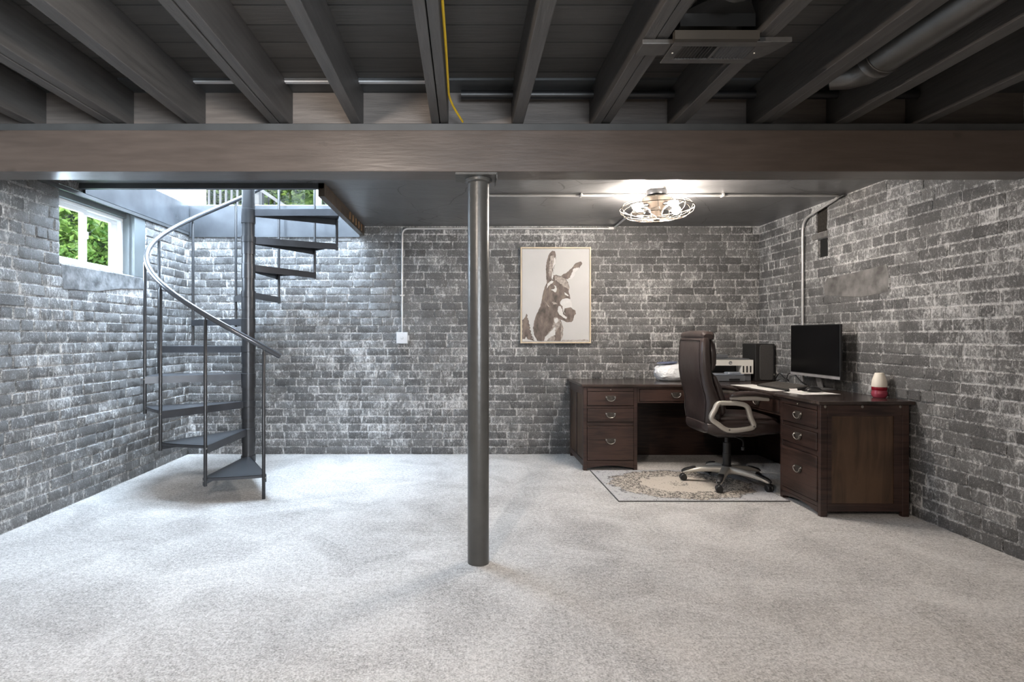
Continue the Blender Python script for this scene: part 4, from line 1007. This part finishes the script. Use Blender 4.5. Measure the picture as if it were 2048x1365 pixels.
# printer
M_pw = simple('printer_white', (.72,.70,.66,1), .4, noise=.03)
M_pg = simple('printer_grey', (.11,.115,.125,1), .45, noise=.05)
M_pb = simple('printer_slate', (.22,.245,.29,1), .4, noise=.05)
pt = empty('printer', (2.52, 5.55, ZT), 'white and grey tank printer with a round logo beside the black speaker', 'printer')
px0, px1, py0, py1 = 2.305, 2.737, 5.40, 5.70
MB().box(px0+.01, px1-.012, py0+.02, py1, ZT, ZT+.075).build('base', M_pg, pt, bevel=.004)
g = MB()   # white body with the paper outlet left open
wz0, wz1 = ZT+.068, ZT+.200
g.box(px0, px1, py0+.12, py1-.005, wz0, wz1).box(px0, px1, py0, py0+.12, wz0+.078, wz1).box(px1-.11, px1, py0, py0+.12, wz0, wz0+.078).box(px0, px0+.03, py0, py0+.12, wz0, wz0+.078)
g.build('body', M_pw, pt)
MB().box(px0+.031, px1-.111, py0+.112, py0+.119, wz0+.004, wz0+.077).build('outlet', M_black, pt)
MB().box(px0+.032, px1-.112, py0-.05, py0+.11, wz0-.012, wz0+.002).build('paper_tray', M_pb, pt, bevel=.004)
MB().loft([((px0+.23,py0-.005,wz0+.003),(.068,0,0),(0,.05,0)), ((px0+.23,py0-.005,wz0+.018),(.062,0,0),(0,.045,0))], 24, 5).build('output_guide', M_pb, pt, smooth=True)
MB().box(px0+.032, px1-.10, py0-.048, py0+.02, ZT+.002, ZT+.054).build('front_drawer', M_pg, pt, bevel=.003)
MB().box(px0+.18, px0+.28, py0-.0495, py0-.047, ZT+.008, ZT+.024).build('drawer_grip', M_black, pt)
for k in range(3):
    x = px1-.094+k*.034
    MB().box(x-.007, x+.007, py0-.002, py0+.001, wz0+.012, wz0+.075).build('ink_window', M_black, pt, bevel=.002)
MB().box(px0+.004, px1-.03, py0+.01, py1-.01, wz1+.001, wz1+.012).build('scanner_lid', M_pg, pt, bevel=.004)
# round logo with its two slanted letters
lc = (px0+.215, wz0+.103); g = MB(); yl = py0-.001
g.prism([(lc[0]+.0165*math.cos(R(t)), yl, lc[1]+.0165*math.sin(R(t))) for t in range(0,360,12)], (0,-.001,0))
lo = g.build('logo_disc', M_pg, pt)
cu = bpy.data.curves.new('logo_text', 'FONT'); cu.body = 'hp'; cu.size = .026; cu.align_x = 'CENTER'; cu.align_y = 'CENTER'; cu.shear = .35; cu.extrude = .0006
ct = bpy.data.objects.new('logo_text', cu); C.objects.link(ct); ct.location = (lc[0], yl-.0016, lc[1]-.0005); ct.rotation_euler = (PI/2,0,0)
bpy.context.view_layer.update(); lm = bpy.data.meshes.new_from_object(ct); bpy.data.objects.remove(ct); lm.materials.clear(); lm.materials.append(M_pw)
ct = bpy.data.objects.new('logo_lettering', lm); C.objects.link(ct); ct.location = (lc[0], yl-.0016, lc[1]-.0005); ct.rotation_euler = (PI/2,0,0)
ct.parent = pt; ct.matrix_parent_inverse = parent_world(pt).inverted()
# box on the printer
tag(MB().box(2.36, 2.545, 5.50, 5.66, wz1+.0128, wz1+.048).build('document_box', M_pg, bevel=.006), 'flat grey box lying on top of the printer', 'box')
# bag
random.seed(5)
bgm, n_, l_, p_ = newmat('white_bag'); p_.inputs['Base Color'].default_value = (.72,.74,.76,1); p_.inputs['Roughness'].default_value = .35
tn_ = n_.new('ShaderNodeTexNoise'); tn_.inputs['Scale'].default_value = 14; tn_.inputs['Distortion'].default_value = 2
tcc = n_.new('ShaderNodeTexCoord'); l_.new(tcc.outputs['Object'], tn_.inputs['Vector'])
bpp = n_.new('ShaderNodeBump'); bpp.inputs['Distance'].default_value = .02; bpp.inputs['Strength'].default_value = .8
l_.new(tn_.outputs['Fac'], bpp.inputs['Height']); l_.new(bpp.outputs['Normal'], p_.inputs['Normal'])
bgr = empty('plastic_bag', (1.98, 5.47, ZT), 'crumpled white plastic bag on the desk behind the chair', 'bag')
g = MB(); rs = []
for (z, a, b) in ((0,.10,.07),(.008,.13,.09),(.04,.16,.11),(.08,.168,.115),(.115,.155,.105),(.14,.13,.09),(.155,.09,.06),(.158,.03,.02)):
    ring = []
    for j in range(40):
        t = 2*PI*j/40; k = 1+(.07*math.sin(3*t+z*30)+.05*math.sin(7*t-z*50)+random.uniform(-.03,.03))*(1 if z > .01 else .3)
        ring.append((1.975+a*k*math.cos(t), 5.46+b*k*math.sin(t), ZT+z+(random.uniform(-.004,.004) if z > .01 else 0)))
    rs.append(ring)
g.rings(rs); g.build('bag_body', bgm, bgr, smooth=True)
nv = MB().loft([((1.93,5.46,ZT+.164),(.085,0,0),(0,.07,0)), ((1.94,5.46,ZT+.171),(.09,0,.004),(0,.075,0)), ((1.95,5.46,ZT+.178),(.08,0,.004),(0,.065,0))], 24, 3).build('folded_cloth', simple('navy_cloth', (.10,.12,.19,1), .8, noise=.4, nscale=25), smooth=True)
tag(nv, 'folded navy and white cloth lying on top of the white plastic bag', 'cloth')
# red and white jar
jr = empty('scent_diffuser', (2.888, 3.965, ZT), 'small white and red rounded diffuser at the near right end of the desk', 'diffuser')
jc = (2.888, 3.965, ZT)
MB().lathe([(0,0),(.036,0),(.043,.008),(.0475,.024),(.0475,.034),(.044,.048),(.0445,.052)], jc, 32).build('base', simple('mauve_red', (.27,.04,.065,1), .25, noise=.1), jr, smooth=True, label='dusky red base')
MB().lathe([(.0445,.0525),(.046,.055),(.046,.073),(.0455,.075)], jc, 32).build('band', simple('deep_red', (.20,.004,.012,1), .2, noise=.05), jr, smooth=True, label='dark glossy red band')
MB().lathe([(.0455,.0755),(.0465,.082),(.046,.1),(.042,.125),(.035,.148),(.029,.163),(.027,.170),(.024,.172),(.021,.168)], jc, 32).build('top', simple('cream_plastic', (.72,.67,.58,1), .4, noise=.04), jr, smooth=True, label='cream white top')

# ------------------------------------------------------------------ outdoors
struct(MB().box(-40, XL-.23, -10, 40, 1.4, 1.5).build('ground', M_grass))
M_rw = simple('railing_paint', (.34,.34,.34,1), .5, noise=.05)
dr_ = empty('deck_railing', (-2.2, 9.3, 2.4), 'white baluster railing on the deck outside the upper glass door', 'railing')
ry = 9.4
def rX(px): return (px-930)*ry/1138
MB().box(-7, 3, ry-.03, ry+.03, 3.72, 3.77).build('top_rail', M_rw, dr_)
MB().box(-7, 3, ry-.02, ry+.02, 2.56, 2.61).build('bottom_rail', M_rw, dr_)
k = 0
x = rX(395)
while x < rX(500):
    MB().box(x-.014, x+.014, ry-.014, ry+.014, 2.61, 3.72).build('baluster', M_rw, dr_); x += .094
MB().box(rX(503), rX(521), ry-.07, ry+.07, 2.4, 4.0).build('railing_post', M_rw, dr_)
MB().obox((rX(549), ry-.1, 3.45), (.40,0,-.27), (0,.02,0), (.012,0,.022)).build('stair_rail', M_rw, dr_)
x = rX(526)
while x < rX(566):
    MB().box(x-.012, x+.012, ry-.014, ry+.014, 2.3, 3.62-(x-rX(526))*.68).build('baluster', M_metal_dark, dr_); x += .094
struct(MB().box(-8, 4, YB+.2, ry+.1, 2.35, 2.46).build('deck_floor', M_grey))
def tree(name, c, rad, n_leaf, size, mat, label, trunk, seed, cat='tree', group='trees outside'):
    random.seed(seed); t = empty(name, (c[0], c[1], 1.5), label, cat, group); g = MB()
    cl = [(Vector((random.gauss(0,.45)*rad[0], random.gauss(0,.45)*rad[1], random.gauss(0,.45)*rad[2]))+Vector(c)) for _ in range(28)]
    for i in range(n_leaf):
        b = random.choice(cl)
        p = b+Vector((random.gauss(0,.2)*rad[0], random.gauss(0,.2)*rad[1], random.gauss(0,.2)*rad[2]))
        a = Vector((random.gauss(0,1), random.gauss(0,1), random.gauss(0,.6)-.3)).normalized(); u = a.cross(Vector((random.gauss(0,1),random.gauss(0,1),random.gauss(0,1)))).normalized()
        s = size*random.uniform(.6,1.3); w_ = a.cross(u)*s*.08
        g.add([p-a*s*.5, p+u*s*.22+w_, p+a*s*.5, p-u*s*.22+w_], [(0,1,2),(0,2,3)])
    g2 = g
    for b in cl:
        rr_ = [r_*.20 for r_ in rad]; nu = 8
        vs = [(b.x, b.y, b.z+rr_[2])]; fs = []
        for q in range(1, 4):
            for w2 in range(nu):
                th = PI*q/4; ph = 2*PI*w2/nu; k2 = random.uniform(.75, 1.15)
                vs.append((b.x+rr_[0]*math.sin(th)*math.cos(ph)*k2, b.y+rr_[1]*math.sin(th)*math.sin(ph)*k2, b.z+rr_[2]*math.cos(th)*k2))
        vs.append((b.x, b.y, b.z-rr_[2]))
        for w2 in range(nu):
            fs.append((0, 1+w2, 1+(w2+1)%nu)); fs.append((25, 17+(w2+1)%nu, 17+w2))
            for q in range(2): fs.append((1+q*nu+w2, 1+(q+1)*nu+w2, 1+(q+1)*nu+(w2+1)%nu, 1+q*nu+(w2+1)%nu))
        g.add(vs, fs)
    me = bpy.data.meshes.new('foliage'); me.from_pydata(g2.v, [], g2.f); me.materials.append(mat)
    o = bpy.data.objects.new('foliage', me); C.objects.link(o); o.parent = t; o.matrix_parent_inverse = parent_world(t).inverted()
    st_ = MB(); b0 = Vector((c[0], c[1], 1.5))
    st_.tube([b0, (b0+Vector(c))/2+Vector((.05,0,0)), Vector(c)+Vector((0,0,rad[2]*.3))], [trunk, trunk*.8, trunk*.4], 8)
    for k_ in range(7): st_.tube([(b0+Vector(c))/2, (cl[k_]+Vector(c))/2, cl[k_]], [trunk*.4, trunk*.25, trunk*.1], 6)
    st_.build('trunk', M_bark, t, smooth=True)
tree('shrub', (-4.15, 5.75, 2.0), (.6,.6,.5), 7000, .085, M_leaf_a, 'bright green leafy shrub outside the right pane of the small window', .02, 1, 'shrub')
tree('tree', (-6.3, 7.0, 3.0), (1.6,1.4,1.3), 14000, .10, M_leaf_b, 'yellow-green tree outside the left pane of the small window', .09, 2)
tree('tree', (-9.0, 12.5, 3.6), (2.8,2.4,2.0), 13000, .2, M_leaf_a, 'green tree farther off behind the yellow-green one outside the small window', .15, 3)
tree('tree', (-6.6, 14.5, 4.6), (2.2,2,1.9), 13000, .17, M_leaf_c, 'dark green tree behind the white railing, left of the stair pole', .16, 4)
tree('tree', (-3.9, 14.5, 4.6), (1.9,2,1.9), 13000, .17, M_leaf_a, 'green tree behind the upper railing, right of the stair pole', .15, 6)
tree('tree', (-5.6, 18.5, 5.2), (3.6,2,2.4), 16000, .24, M_leaf_c, 'large dark green tree farthest back beyond the upper railing', .2, 7)
